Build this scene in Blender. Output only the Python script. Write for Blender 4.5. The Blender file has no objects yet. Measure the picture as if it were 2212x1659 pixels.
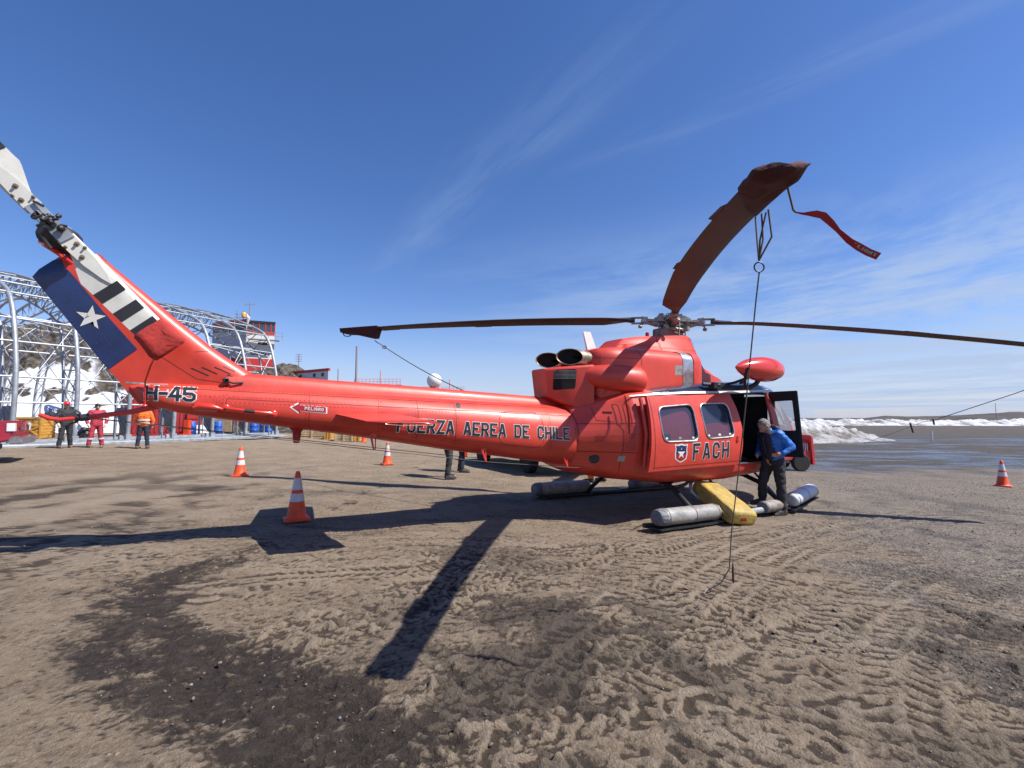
import bpy, bmesh, math, random
import numpy as np
from mathutils import Vector, Matrix, Euler
from mathutils.bvhtree import BVHTree
from mathutils.geometry import tessellate_polygon

random.seed(7); RNG = np.random.default_rng(11)
scene = bpy.context.scene
COL = scene.collection
R = math.radians

# ------------------------------------------------------------------ camera, sky, sun, exposure
cam = bpy.data.cameras.new("camera"); cam_o = bpy.data.objects.new("camera", cam); COL.objects.link(cam_o)
cam_o.location = (0, 0, 1.55); cam_o.rotation_euler = (R(90 + 4.09), 0, 0)
cam.sensor_fit = 'HORIZONTAL'; cam.sensor_width = 36; cam.lens = 36 * 1024 / 2212
cam.clip_start = 0.05; cam.clip_end = 20000
scene.camera = cam_o

SUN = Vector((.76, -.22, 1)).normalized()
sl = bpy.data.lights.new("sun", 'SUN'); sl.energy = 5.0; sl.angle = R(.5); sl.color = (1, .95, .87)
so = bpy.data.objects.new("sun", sl); COL.objects.link(so); so.rotation_euler = SUN.to_track_quat('Z', 'Y').to_euler()

world = bpy.data.worlds.new("World"); scene.world = world; world.use_nodes = True
wn, wl = world.node_tree.nodes, world.node_tree.links
bg = wn['Background']; bg.inputs['Strength'].default_value = .070
sky = wn.new('ShaderNodeTexSky'); sky.sky_type = 'NISHITA'; sky.sun_disc = False
sky.sun_elevation = math.asin(SUN.z); sky.sun_rotation = math.atan2(SUN.x, SUN.y)
sky.altitude = 60; sky.air_density = 1.0; sky.dust_density = .35; sky.ozone_density = 2.6

def wmath(op, a, b=None, c=None, clamp=False):
    n = wn.new('ShaderNodeMath'); n.operation = op; n.use_clamp = clamp
    for i, v in enumerate((a, b, c)):
        if v is None: continue
        if isinstance(v, (int, float)): n.inputs[i].default_value = v
        else: wl.new(v, n.inputs[i])
    return n.outputs[0]
def wmap(v, a, b, lo=0, hi=1):
    n = wn.new('ShaderNodeMapRange'); n.interpolation_type = 'SMOOTHSTEP'
    wl.new(v, n.inputs[0])
    for i, q in enumerate((a, b, lo, hi)): n.inputs[i + 1].default_value = q
    return n.outputs[0]
tc = wn.new('ShaderNodeTexCoord'); sx = wn.new('ShaderNodeSeparateXYZ'); wl.new(tc.outputs['Generated'], sx.inputs[0])
dx, dy, dz = sx.outputs
zc = wmath('MAXIMUM', dz, .015)
U, V = wmath('DIVIDE', dx, zc), wmath('DIVIDE', dy, zc)          # the cloud layer's own plane
def wnoise(u, v, scale, detail=6, rough=.6, w=0.):
    cb = wn.new('ShaderNodeCombineXYZ'); wl.new(u, cb.inputs[0]); wl.new(v, cb.inputs[1]); cb.inputs[2].default_value = w
    n = wn.new('ShaderNodeTexNoise'); n.inputs['Scale'].default_value = scale; n.inputs['Detail'].default_value = detail
    n.inputs['Roughness'].default_value = rough; wl.new(cb.outputs[0], n.inputs['Vector']); return n.outputs['Fac']
def streak(u0, v0, u1, v1, width, ext, noise_scale, amp, w):
    L = math.hypot(u1 - u0, v1 - v0); cx, cy = (u1 - u0) / L, (v1 - v0) / L
    a = wmath('SUBTRACT', U, u0); b = wmath('SUBTRACT', V, v0)
    al = wmath('ADD', wmath('MULTIPLY', a, cx), wmath('MULTIPLY', b, cy))
    ac = wmath('SUBTRACT', wmath('MULTIPLY', b, cx), wmath('MULTIPLY', a, cy))
    wob = wnoise(al, wmath('MULTIPLY', ac, .3), .9, 3, .5, w + 3.3)
    ac2 = wmath('ABSOLUTE', wmath('ADD', ac, wmath('MULTIPLY', wmath('SUBTRACT', wob, .5), width * 1.6)))
    m = wmap(ac2, width, 0)
    m = wmath('MULTIPLY', m, wmap(al, -ext, ext)); m = wmath('MULTIPLY', m, wmap(al, L + ext, L - ext))
    t = wnoise(wmath('MULTIPLY', al, .45), wmath('MULTIPLY', ac, 3.0), noise_scale, 7, .62, w)
    return wmath('MULTIPLY', wmath('MULTIPLY', m, wmap(t, .30, .72)), amp)
c1 = streak(-.85, 3.1, .28, 1.25, .22, .5, 2.2, .17, 1.)
c2 = streak(.30, 1.75, 1.25, .95, .14, .35, 2.6, .13, 5.)
c3 = streak(-.2, 3.6, .7, 2.4, .22, .4, 2.4, .07, 9.)
# banded cirrostratus low on the right
ru = wmath('ADD', wmath('MULTIPLY', U, .8), wmath('MULTIPLY', V, -.25)); rv = wmath('ADD', wmath('MULTIPLY', U, .25), wmath('MULTIPLY', V, .95))
az_ = wmath('DIVIDE', dx, wmath('MAXIMUM', dy, .05)); lz = wmath('LOGARITHM', zc, 2.718)
bu = wmath('MULTIPLY', az_, 1.5); bv = wmath('ADD', wmath('MULTIPLY', lz, 2.6), wmath('MULTIPLY', az_, -.55))
wv_ = wnoise(bu, bv, .8, 3, .5, 7.); bv = wmath('ADD', bv, wmath('MULTIPLY', wv_, 1.1))
band = wnoise(bu, bv, 1.5, 9, .66, 2.)
el = wmap(dz, .42, .14); azr = wmap(wmath('DIVIDE', dx, wmath('MAXIMUM', dy, .05)), -.35, .6)
c4 = wmath('MULTIPLY', wmath('MULTIPLY', wmap(band, .36, .62), el), wmath('MULTIPLY', azr, .95))
# pale flat veil at the horizon
c5 = wmath('MULTIPLY', wmap(dz, .20, .03), .52)
c = wmath('MAXIMUM', wmath('MAXIMUM', c1, c2), wmath('MAXIMUM', c3, c4)); c = wmath('ADD', c, wmath('MULTIPLY', c5, wmath('SUBTRACT', 1., c)), None, True)
mx = wn.new('ShaderNodeMix'); mx.data_type = 'RGBA'; wl.new(c, mx.inputs['Factor'])
gm = wn.new('ShaderNodeHueSaturation'); gm.inputs['Saturation'].default_value = 1.22; wl.new(sky.outputs[0], gm.inputs['Color'])
tn = wn.new('ShaderNodeMix'); tn.data_type = 'RGBA'; tn.blend_type = 'MULTIPLY'; tn.inputs['Factor'].default_value = 1; tn.inputs['B'].default_value = (1.24, 1.13, 1.36, 1)
wl.new(gm.outputs[0], tn.inputs['A']); wl.new(tn.outputs['Result'], mx.inputs['A']); mx.inputs['B'].default_value = (4.25, 5.35, 7.4, 1)
wl.new(mx.outputs['Result'], bg.inputs['Color'])

vs = scene.view_settings; vs.view_transform = 'Standard'; vs.look = 'None'; vs.gamma = 1; vs.use_curve_mapping = False; vs.exposure = 0.68
scene.render.engine = 'CYCLES'; scene.cycles.use_denoising = True; scene.cycles.max_bounces = 6
scene.cycles.transparent_max_bounces = 8

# ------------------------------------------------------------------ numpy noise
def _grad(ix, iy, seed):
    h = (ix.astype(np.int64) * 374761393 + iy.astype(np.int64) * 668265263 + seed * 974711) & 0xffffffff
    h = ((h ^ (h >> 13)) * 1274126177) & 0xffffffff
    return ((h ^ (h >> 16)) & 0xffff) / 65535. * 2 * np.pi
def perlin(x, y, seed=0):
    x = np.asarray(x, float); y = np.asarray(y, float)
    ix, iy = np.floor(x), np.floor(y); fx, fy = x - ix, y - iy
    u = fx * fx * fx * (fx * (fx * 6 - 15) + 10); v = fy * fy * fy * (fy * (fy * 6 - 15) + 10)
    def d(ox, oy):
        a = _grad(ix + ox, iy + oy, seed); return np.cos(a) * (fx - ox) + np.sin(a) * (fy - oy)
    return ((d(0, 0) * (1 - u) + d(1, 0) * u) * (1 - v) + (d(0, 1) * (1 - u) + d(1, 1) * u) * v) * 1.5
def fbm(x, y, seed=0, oct=4, gain=.5):
    s = 0.; a = 1.
    for o in range(oct): s = s + a * perlin(x * 2 ** o, y * 2 ** o, seed + o * 17); a *= gain
    return s
def sstep(x, a, b):
    t = np.clip((np.asarray(x, float) - a) / (b - a), 0, 1); return t * t * (3 - 2 * t)

# ------------------------------------------------------------------ materials
def mat(name, col, rough=.5, metal=0., var=0., vscale=4., bump=0., bscale=40., col2=None, coat=0., dirt=None, spec=.5, thr=(.35, .65), emit=0., alpha=1.):
    m = bpy.data.materials.new(name); m.use_nodes = True
    n, l = m.node_tree.nodes, m.node_tree.links; b = n['Principled BSDF']
    b.inputs['Roughness'].default_value = rough; b.inputs['Metallic'].default_value = metal
    b.inputs['Coat Weight'].default_value = coat; b.inputs['Coat Roughness'].default_value = .12
    b.inputs['Specular IOR Level'].default_value = spec
    b.inputs['Base Color'].default_value = (*col, 1)
    b.inputs['Alpha'].default_value = alpha
    if emit: b.inputs['Emission Color'].default_value = (*col, 1); b.inputs['Emission Strength'].default_value = emit
    if var or col2 or bump:
        t = n.new('ShaderNodeTexCoord')
    if var or col2:
        nz = n.new('ShaderNodeTexNoise'); nz.inputs['Scale'].default_value = vscale; nz.inputs['Detail'].default_value = 8; nz.inputs['Roughness'].default_value = .65
        l.new(t.outputs['Object'], nz.inputs['Vector'])
        r = n.new('ShaderNodeValToRGB'); r.color_ramp.elements[0].position = thr[0]; r.color_ramp.elements[1].position = thr[1]
        c2 = col2 or tuple(min(1, q * (1 + var)) for q in col); c1_ = col if col2 else tuple(q * (1 - var) for q in col)
        r.color_ramp.elements[0].color = (*c1_, 1); r.color_ramp.elements[1].color = (*c2, 1)
        l.new(nz.outputs['Fac'], r.inputs[0]); l.new(r.outputs[0], b.inputs['Base Color'])
        rr = n.new('ShaderNodeMapRange'); rr.inputs[3].default_value = max(.03, rough - .07); rr.inputs[4].default_value = min(1, rough + .1)
        l.new(nz.outputs['Fac'], rr.inputs[0]); l.new(rr.outputs[0], b.inputs['Roughness'])
    if bump:
        nb = n.new('ShaderNodeTexNoise'); nb.inputs['Scale'].default_value = bscale; nb.inputs['Detail'].default_value = 5
        l.new(t.outputs['Object'], nb.inputs['Vector'])
        bp = n.new('ShaderNodeBump'); bp.inputs['Strength'].default_value = 1; bp.inputs['Distance'].default_value = bump
        l.new(nb.outputs['Fac'], bp.inputs['Height']); l.new(bp.outputs[0], b.inputs['Normal'])
    return m
M = {}
M['red'] = mat('red_paint', (.51, .043, .026), .44, var=.16, vscale=2.2, bump=.004, bscale=4, coat=.14)
M['red2'] = mat('red_paint_shiny', (.55, .036, .022), .2, var=.06, vscale=2, coat=.5)
M['redcloth'] = mat('red_cloth', (.33, .024, .019), .85, var=.18, vscale=9, bump=.012, bscale=14)
M['darkcloth'] = mat('maroon_canvas', (.052, .008, .008), .85, var=.25, vscale=6, bump=.006, bscale=30)
M['line'] = mat('panel_gap', (.16, .016, .012), .7)
M['rivet'] = mat('rivet_red', (.40, .03, .02), .4)
M['black'] = mat('black_paint', (.016, .016, .02), .45, var=.2)
M['letterblack'] = mat('letter_black', (.012, .014, .024), .45)
M['white'] = mat('white_paint', (.62, .62, .60), .4, var=.05)
M['offwhite'] = mat('blade_white', (.50, .50, .46), .42, var=.07, vscale=6)
M['blue'] = mat('navy_paint', (.010, .026, .105), .28, var=.22, vscale=3, bump=.002, bscale=8, coat=.3)
M['signred'] = mat('sign_red', (.30, .006, .014), .5)
M['blade'] = mat('blade_brown', (.078, .044, .040), .62, spec=.18, var=.3, vscale=1.4, bump=.001)
M['bladeroot'] = mat('blade_root_black', (.022, .023, .026), .5, var=.3)
M['strip'] = mat('blade_top_grey', (.42, .42, .41), .35, .1, var=.1)
M['grey'] = mat('hub_grey', (.27, .265, .255), .45, .35, var=.3, vscale=18)
M['hubbrown'] = mat('hub_brown', (.17, .125, .10), .5, .2, var=.35, vscale=16)
M['dark'] = mat('dark_metal', (.03, .03, .033), .5, .3, var=.3, vscale=12)
M['steel'] = mat('bare_metal', (.55, .55, .56), .3, .9, var=.2, vscale=20)
M['exhaust'] = mat('exhaust_metal', (.30, .255, .20), .42, .75, var=.35, vscale=9)
M['soot'] = mat('exhaust_inside', (.006, .006, .007), .9)
M['roof'] = mat('roof_black_glass', (.012, .017, .035), .12, var=.3, vscale=3, bump=.004, bscale=9, coat=.6)
M['green'] = mat('green_glass', (.01, .10, .085), .1, coat=.5)
M['pane'] = mat('tinted_glass', (.040, .050, .095), .03, alpha=.60, spec=.8, bump=.003, bscale=2.2)
M['redpanel'] = mat('red_paint_panel', (.53, .050, .030), .36, var=.10, vscale=3, bump=.003, bscale=6, coat=.2)
M['redfaded'] = mat('red_paint_faded', (.43, .036, .026), .46, var=.14, vscale=3, bump=.003, bscale=6, coat=.1)
M['glass'] = mat('dark_window', (.035, .05, .075), .04, var=.6, vscale=2.5, bump=.002, bscale=3, spec=.7)
M['glassred'] = mat('purple_window', (.085, .016, .042), .04, var=.5, vscale=2.2, bump=.002, bscale=3, spec=.6)
M['clear'] = mat('screen_plastic', (.55, .57, .6), .15, alpha=.45)
M['interior'] = mat('cabin_black', (.012, .012, .014), .8, var=.4, vscale=8)
M['seat'] = mat('seat_fabric', (.03, .032, .036), .9, var=.4, vscale=12)
M['float'] = mat('float_cover_grey', (.25, .242, .232), .42, var=.32, vscale=6, bump=.010, bscale=12)
M['floatdirty'] = mat('float_cover_dirty', (.30, .28, .24), .55, col2=(.12, .10, .085), vscale=7, bump=.012, bscale=14)
M['floatend'] = mat('float_end_cloth', (.12, .125, .145), .55, var=.35, vscale=20, bump=.02, bscale=25)
M['sack'] = mat('yellow_canvas', (.46, .32, .055), .55, col2=(.25, .18, .07), vscale=7, bump=.02, bscale=9)
M['skid'] = mat('skid_black', (.03, .032, .036), .4, .4, var=.3, vscale=10)
M['tube'] = mat('grey_tube', (.33, .35, .37), .35, .5, var=.2)
M['rope'] = mat('rope_grey', (.10, .09, .085), .9)
M['ropelight'] = mat('rope_tan', (.40, .34, .27), .9)
M['orange'] = mat('cone_orange', (.72, .070, .012), .5, var=.22, vscale=9)
M['reflect'] = mat('cone_band', (.52, .54, .56), .35, var=.12, vscale=14)
M['galv'] = mat('galvanised_steel', (.31, .335, .37), .5, .45, var=.2, vscale=4)
M['galvdark'] = mat('galvanised_shade_plate', (.13, .14, .155), .55, .3, var=.3, vscale=2)  # darker grey of the gusset plates themselves
M['timber'] = mat('yellow_timber', (.50, .26, .05), .6, var=.2, vscale=5, bump=.003)
M['plywood'] = mat('pale_plywood', (.42, .31, .18), .7, var=.25, vscale=4)
M['concrete'] = mat('wall_white', (.60, .60, .58), .7, var=.08, vscale=1)
M['wallgrey'] = mat('wall_grey', (.46, .47, .50), .7, var=.1, vscale=1)
M['bred'] = mat('building_red', (.48, .030, .022), .5, var=.1, vscale=1)
M['window'] = mat('building_window', (.05, .07, .09), .08, var=.4, vscale=.6)
M['drum'] = mat('drum_blue', (.015, .09, .42), .4, var=.2, vscale=4)
M['container'] = mat('container_red', (.26, .012, .018), .5, var=.2, vscale=2)
M['skin'] = mat('skin', (.42, .22, .15), .55, var=.1, vscale=18)
M['hair'] = mat('grey_hair', (.26, .26, .26), .8, col2=(.10, .10, .10), vscale=60, bump=.006, bscale=120)
M['jblue'] = mat('jacket_blue', (.008, .13, .50), .55, var=.12, vscale=9, bump=.012, bscale=16)
M['jnavy'] = mat('jacket_navy', (.010, .014, .040), .7, var=.2, vscale=9, bump=.010, bscale=16)
M['trouser'] = mat('trouser_charcoal', (.022, .022, .026), .85, var=.25, vscale=9, bump=.014, bscale=14)
M['navy'] = mat('trouser_navy', (.018, .024, .042), .85, var=.25, vscale=9, bump=.014, bscale=14)
M['coverall'] = mat('coverall_black', (.020, .022, .028), .8, var=.35, vscale=6, bump=.014, bscale=14)
M['coverred'] = mat('coverall_red', (.34, .028, .050), .8, var=.2, vscale=6, bump=.014, bscale=14)
M['hivis'] = mat('hivis_orange', (.72, .13, .012), .7, var=.15, vscale=8, bump=.012, bscale=16)
M['helmetred'] = mat('helmet_red', (.55, .022, .030), .3, var=.1)
M['helmetblue'] = mat('helmet_blue', (.015, .10, .45), .3)
M['glove'] = mat('glove_cream', (.55, .50, .40), .8, var=.2)
M['shoe'] = mat('boot_dark', (.035, .030, .028), .7, var=.4, vscale=20)
M['bootbrown'] = mat('boot_dusty', (.12, .09, .07), .85, var=.3, vscale=20)
M['truck'] = mat('truck_red', (.26, .008, .016), .25, var=.12, vscale=3, coat=.6)
M['chrome'] = mat('dull_chrome', (.40, .40, .40), .3, .85, var=.3, vscale=9)
M['lamp'] = mat('tail_lamp', (.62, .62, .62), .15, var=.1)
M['tyre'] = mat('tyre_rubber', (.022, .021, .020), .85, var=.4, vscale=14, bump=.008, bscale=40)
M['rim'] = mat('wheel_alloy', (.36, .36, .37), .35, .6, var=.3, vscale=12)
M['truckgrey'] = mat('truck_dark', (.03, .033, .038), .3, var=.2, coat=.4)
M['tractor'] = mat('tractor_red', (.62, .045, .045), .45, var=.12, vscale=4)
M['radome'] = mat('radome_white', (.66, .67, .67), .4, var=.04)
M['rail'] = mat('railing_red', (.62, .16, .13), .6)
M['mastgrey'] = mat('mast_metal', (.30, .24, .24), .5, .3)
M['amber'] = mat('amber_beacon', (.85, .36, .03), .3)

# ------------------------------------------------------------------ mesh builder
def frame_of(d):
    d = Vector(d).normalized(); a = Vector((0, 0, 1)) if abs(d.z) < .9 else Vector((1, 0, 0))
    u = d.cross(a).normalized(); return u, d.cross(u).normalized(), d
class MB:
    def __init__(s): s.v = []; s.f = []
    def add(s, vs_, fs):
        o = len(s.v); s.v += [tuple(p) for p in vs_]; s.f += [tuple(i + o for i in f) for f in fs]; return s
    def box(s, c, size, rot=None):
        x, y, z = [q / 2 for q in size]
        P = [Vector(p) for p in ((-x, -y, -z), (x, -y, -z), (x, y, -z), (-x, y, -z), (-x, -y, z), (x, -y, z), (x, y, z), (-x, y, z))]
        if rot is not None: P = [rot @ p for p in P]
        return s.add([p + Vector(c) for p in P], [(0, 3, 2, 1), (4, 5, 6, 7), (0, 1, 5, 4), (1, 2, 6, 5), (2, 3, 7, 6), (3, 0, 4, 7)])
    def loft(s, rings, cap=True, closed=False):
        n = len(rings[0]); vs_ = [p for r in rings for p in r]; fs = []
        m = len(rings)
        for i in range(m if closed else m - 1):
            j = (i + 1) % m
            for k in range(n):
                fs.append((i * n + k, i * n + (k + 1) % n, j * n + (k + 1) % n, j * n + k))
        if cap and not closed: fs += [tuple(range(n - 1, -1, -1)), tuple(range((m - 1) * n, m * n))]
        return s.add(vs_, fs)
    def tube(s, pts, r, n=10, sq=(1, 1), cap=True):
        pts = [Vector(p) for p in pts]; rings = []; pu = None
        for i, p in enumerate(pts):
            d = (pts[min(i + 1, len(pts) - 1)] - pts[max(i - 1, 0)])
            if d.length < 1e-9: d = Vector((0, 0, 1))
            d.normalize()
            if pu is None: u, w, _ = frame_of(d)
            else:
                u = (pu - d * pu.dot(d)).normalized(); w = d.cross(u)
            pu = u; rr = r[i] if isinstance(r, (list, tuple)) else r
            rings.append([p + (u * math.cos(a) * sq[0] + w * math.sin(a) * sq[1]) * rr for a in [2 * math.pi * k / n for k in range(n)]])
        return s.loft(rings, cap)
    def lathe(s, prof, c=(0, 0, 0), axis=(0, 0, 1), n=20, sc=(1, 1)):
        u, w, d = frame_of(axis); c = Vector(c)
        return s.loft([[c + d * h + (u * math.cos(a) * sc[0] + w * math.sin(a) * sc[1]) * r for a in [2 * math.pi * k / n for k in range(n)]] for r, h in prof])
    def ell(s, c, rad, rot=None, n=14, m=10):
        c = Vector(c); rings = []
        for i in range(1, m):
            t = math.pi * i / m - math.pi / 2
            ring = [Vector((rad[0] * math.cos(t) * math.cos(a), rad[1] * math.cos(t) * math.sin(a), rad[2] * math.sin(t))) for a in [2 * math.pi * k / n for k in range(n)]]
            rings.append([c + (rot @ p if rot is not None else p) for p in ring])
        return s.loft(rings)
    def capsule(s, a, b, ra, rb, n=12, sq=(1, 1)):
        a, b = Vector(a), Vector(b); d = (b - a)
        if d.length < 1e-6: d = Vector((0, 0, 1e-3))
        e = d.normalized(); pts = []; rr = []
        for t in (-.98, -.8, -.45, 0): pts.append(a + e * ra * t); rr.append(ra * math.sqrt(1 - t * t))
        for t in (0.001, .45, .8, .98): pts.append(b + e * rb * t); rr.append(rb * math.sqrt(1 - t * t))
        return s.tube(pts, rr, n, sq)
    def prism(s, poly, off):          # polygon of 3D points, extruded by the vector off
        n = len(poly); off = Vector(off); P = [Vector(p) for p in poly]
        return s.add(P + [p + off for p in P], [tuple(range(n - 1, -1, -1)), tuple(range(n, 2 * n))] + [(i, (i + 1) % n, n + (i + 1) % n, n + i) for i in range(n)])
    def build(s, name, m, parent=None, smooth=35, bevel=0., normals=True):
        me = bpy.data.meshes.new(name); me.from_pydata(s.v, [], s.f); me.validate()
        if normals or bevel:
            b = bmesh.new(); b.from_mesh(me)
            bmesh.ops.remove_doubles(b, verts=b.verts, dist=1e-6)
            if normals: bmesh.ops.recalc_face_normals(b, faces=b.faces)
            if bevel:
                ed = [e for e in b.edges if len(e.link_faces) == 2 and e.calc_face_angle(0) > R(30)]
                bmesh.ops.bevel(b, geom=ed, offset=bevel, segments=2, affect='EDGES', clamp_overlap=True)
            b.to_mesh(me); b.free()
        return link(name, me, m, parent, smooth)
def link(name, me, m, parent=None, smooth=35):
    if m is not None: me.materials.append(M[m] if isinstance(m, str) else m)
    if smooth:
        me.polygons.foreach_set('use_smooth', [True] * len(me.polygons))
        if smooth < 180: me.set_sharp_from_angle(angle=R(smooth))
    o = bpy.data.objects.new(name, me); COL.objects.link(o)
    if parent is not None: o.parent = parent
    return o
def thing(name, label, cat, loc=(0, 0, 0), rot=(0, 0, 0), group=None, mat4=None):
    o = bpy.data.objects.new(name, None); COL.objects.link(o); o.empty_display_size = .2
    if mat4 is not None: o.matrix_world = mat4
    else: o.location = loc; o.rotation_euler = rot
    return tag(o, label, cat, group)
def tag(o, label=None, cat=None, group=None, kind=None):
    if label: o['label'] = label
    if cat: o['category'] = cat
    if group: o['group'] = group
    if kind: o['kind'] = kind
    return o
def remesh(mb, name, m, parent, voxel=.015, smooth=4, wrinkle=0., wscale=12.):
    me = bpy.data.meshes.new(name); me.from_pydata(mb.v, [], mb.f)
    b = bmesh.new(); b.from_mesh(me); bmesh.ops.recalc_face_normals(b, faces=b.faces); b.to_mesh(me); b.free()
    t = bpy.data.objects.new(name, me); COL.objects.link(t)
    q = t.modifiers.new('r', 'REMESH'); q.mode = 'VOXEL'; q.voxel_size = voxel
    if smooth: q = t.modifiers.new('s', 'SMOOTH'); q.iterations = smooth; q.factor = .5
    dg = bpy.context.evaluated_depsgraph_get(); dg.update()
    out = bpy.data.meshes.new_from_object(t.evaluated_get(dg)); bpy.data.objects.remove(t); bpy.data.meshes.remove(me)
    if wrinkle:
        n = len(out.vertices); co = np.empty(n * 3); out.vertices.foreach_get('co', co); co = co.reshape(-1, 3)
        no = np.empty(n * 3); out.vertices.foreach_get('normal', no); no = no.reshape(-1, 3)
        w = fbm(co[:, 0] * wscale * .6 + co[:, 1] * wscale * .5 + 3, co[:, 2] * wscale * 1.3, 5, 3) + .5 * fbm((co[:, 1] - co[:, 0]) * wscale * 1.5, co[:, 2] * wscale * .8, 9, 2)
        co = co + no * (w * wrinkle)[:, None]; out.vertices.foreach_set('co', co.ravel())
    out.name = name; out.materials.clear()
    return link(name, out, m, parent, 180)

# decals: flat figures in an (x, z) side view, laid on a surface from the -y or +y side
def tree_of(o): return BVHTree.FromPolygons([v.co.copy() for v in o.data.vertices], [tuple(p.vertices) for p in o.data.polygons])
def decal(name, polys, trees, off, m, parent, step=.035, side=-1, smooth=180):
    mb = MB()
    def hit(x, z, k):
        best = None
        for t in trees:
            h = t.ray_cast(Vector((x, side * 4, z)), Vector((0, -side, 0)))
            if h[0] is not None and (best is None or side * h[0].y > side * best[0].y): best = h
        if best is None: return None
        nn = best[1]; nn = nn if nn.y * side > 0 else -nn
        return best[0] + nn * (off + k)
    for k, poly in enumerate(polys):
        kk = (k % 5) * .0003
        if len(poly) == 4:
            a, b, c_, d = [Vector((p[0], p[1])) for p in poly]
            nu = max(1, int(max((b - a).length, (c_ - d).length) / step)); nv = max(1, int(max((d - a).length, (c_ - b).length) / step))
            pts = [[hit(*((a.lerp(b, i / nu)).lerp(d.lerp(c_, i / nu), j / nv)), kk) for i in range(nu + 1)] for j in range(nv + 1)]
            quads = [[pts[j][i], pts[j][i + 1], pts[j + 1][i + 1], pts[j + 1][i]] for j in range(nv) for i in range(nu)]
            for q in quads:
                if all(p is not None for p in q): mb.add(q, [(0, 1, 2, 3)])
        else:
            V3 = [Vector((p[0], p[1], 0)) for p in poly]
            for t3 in tessellate_polygon([V3]):
                A, B_, C_ = [V3[i] for i in t3]
                n = max(1, int(max((A - B_).length, (B_ - C_).length, (A - C_).length) / step))
                g_ = {}
                for i in range(n + 1):
                    for j in range(n + 1 - i):
                        p = A + (B_ - A) * (i / n) + (C_ - A) * (j / n); g_[i, j] = hit(p.x, p.y, kk)
                for i in range(n):
                    for j in range(n - i):
                        for q in ([g_[i, j], g_[i + 1, j], g_[i, j + 1]], [g_.get((i + 1, j)), g_.get((i + 1, j + 1)), g_.get((i, j + 1))]):
                            if all(p is not None for p in q): mb.add(q, [(0, 1, 2)])
    return mb.build(name, m, parent, smooth, normals=True)
def stroke(pts, w, closed=False, ext=0.):     # mitred strip of quads along a 2D polyline
    P = [Vector(p) for p in pts]
    if ext and not closed:
        P[0] = P[0] + (P[0] - P[1]).normalized() * ext; P[-1] = P[-1] + (P[-1] - P[-2]).normalized() * ext
    n = len(P); Ls, Rs = [], []
    for i in range(n):
        d0 = (P[i] - P[i - 1]) if (i > 0 or closed) else (P[1] - P[0])
        d1 = (P[(i + 1) % n] - P[i]) if (i < n - 1 or closed) else d0
        d0 = d0.normalized(); d1 = d1.normalized(); n0 = Vector((-d0.y, d0.x)); n1 = Vector((-d1.y, d1.x)); mm = n0 + n1
        mm = mm.normalized() if mm.length > 1e-6 else n0
        k = w / 2 / max(.42, mm.dot(n0)); Ls.append(P[i] + mm * k); Rs.append(P[i] - mm * k)
    return [[Rs[i], Rs[(i + 1) % n], Ls[(i + 1) % n], Ls[i]] for i in range(n if closed else n - 1)]
_c = .24
GL = {'F': [[(1, 1), (0, 1), (0, 0)], [(.0, .52), (.8, .52)]], 'U': [[(0, 1), (0, _c * .7), (_c, 0), (1 - _c, 0), (1, _c * .7), (1, 1)]],
 'E': [[(1, 1), (0, 1), (0, 0), (1, 0)], [(0, .52), (.8, .52)]], 'R': [[(0, 0), (0, 1), (1 - _c, 1), (1, .86), (1, .62), (1 - _c, .48), (0, .48)], [(.5, .48), (1, 0)]],
 'Z': [[(0, 1), (1, 1), (0, 0), (1, 0)]], 'A': [[(0, 0), (.40, 1), (.60, 1), (1, 0)], [(.16, .28), (.84, .28)]],
 'D': [[(0, 0), (0, 1), (1 - _c, 1), (1, .83), (1, .17), (1 - _c, 0)]], 'C': [[(1, .72), (1, .83), (1 - _c, 1), (_c, 1), (0, .83), (0, .17), (_c, 0), (1 - _c, 0), (1, .17), (1, .28)]],
 'H': [[(0, 0), (0, 1)], [(1, 0), (1, 1)], [(0, .5), (1, .5)]], 'I': [[(.5, 0), (.5, 1)]], 'L': [[(0, 1), (0, 0), (1, 0)]],
 '4': [[(.72, 0), (.72, 1), (.5, 1), (0, .30), (1, .30)]], '5': [[(1, 1), (0, 1), (0, .56), (1 - _c, .56), (1, .42), (1, .15), (1 - _c, 0), (_c, 0), (0, .14)]],
 '-': [[(.05, .5), (.95, .5)]], 'P': [[(0, 0), (0, 1), (1 - _c, 1), (1, .86), (1, .62), (1 - _c, .48), (0, .48)]],
 'G': [[(1, .75), (1, .83), (1 - _c, 1), (_c, 1), (0, .83), (0, .17), (_c, 0), (1 - _c, 0), (1, .17), (1, .45), (.55, .45)]],
 'O': [[(_c, 0), (1 - _c, 0), (1, .17), (1, .83), (1 - _c, 1), (_c, 1), (0, .83), (0, .17)]], 'T': [[(0, 1), (1, 1)], [(.5, 1), (.5, 0)]], ' ': [],
 'Y': [[(0, 1), (.5, .5), (.5, 0)], [(1, 1), (.5, .5)]]}
CLOSED = {'O', 'D'}
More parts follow.
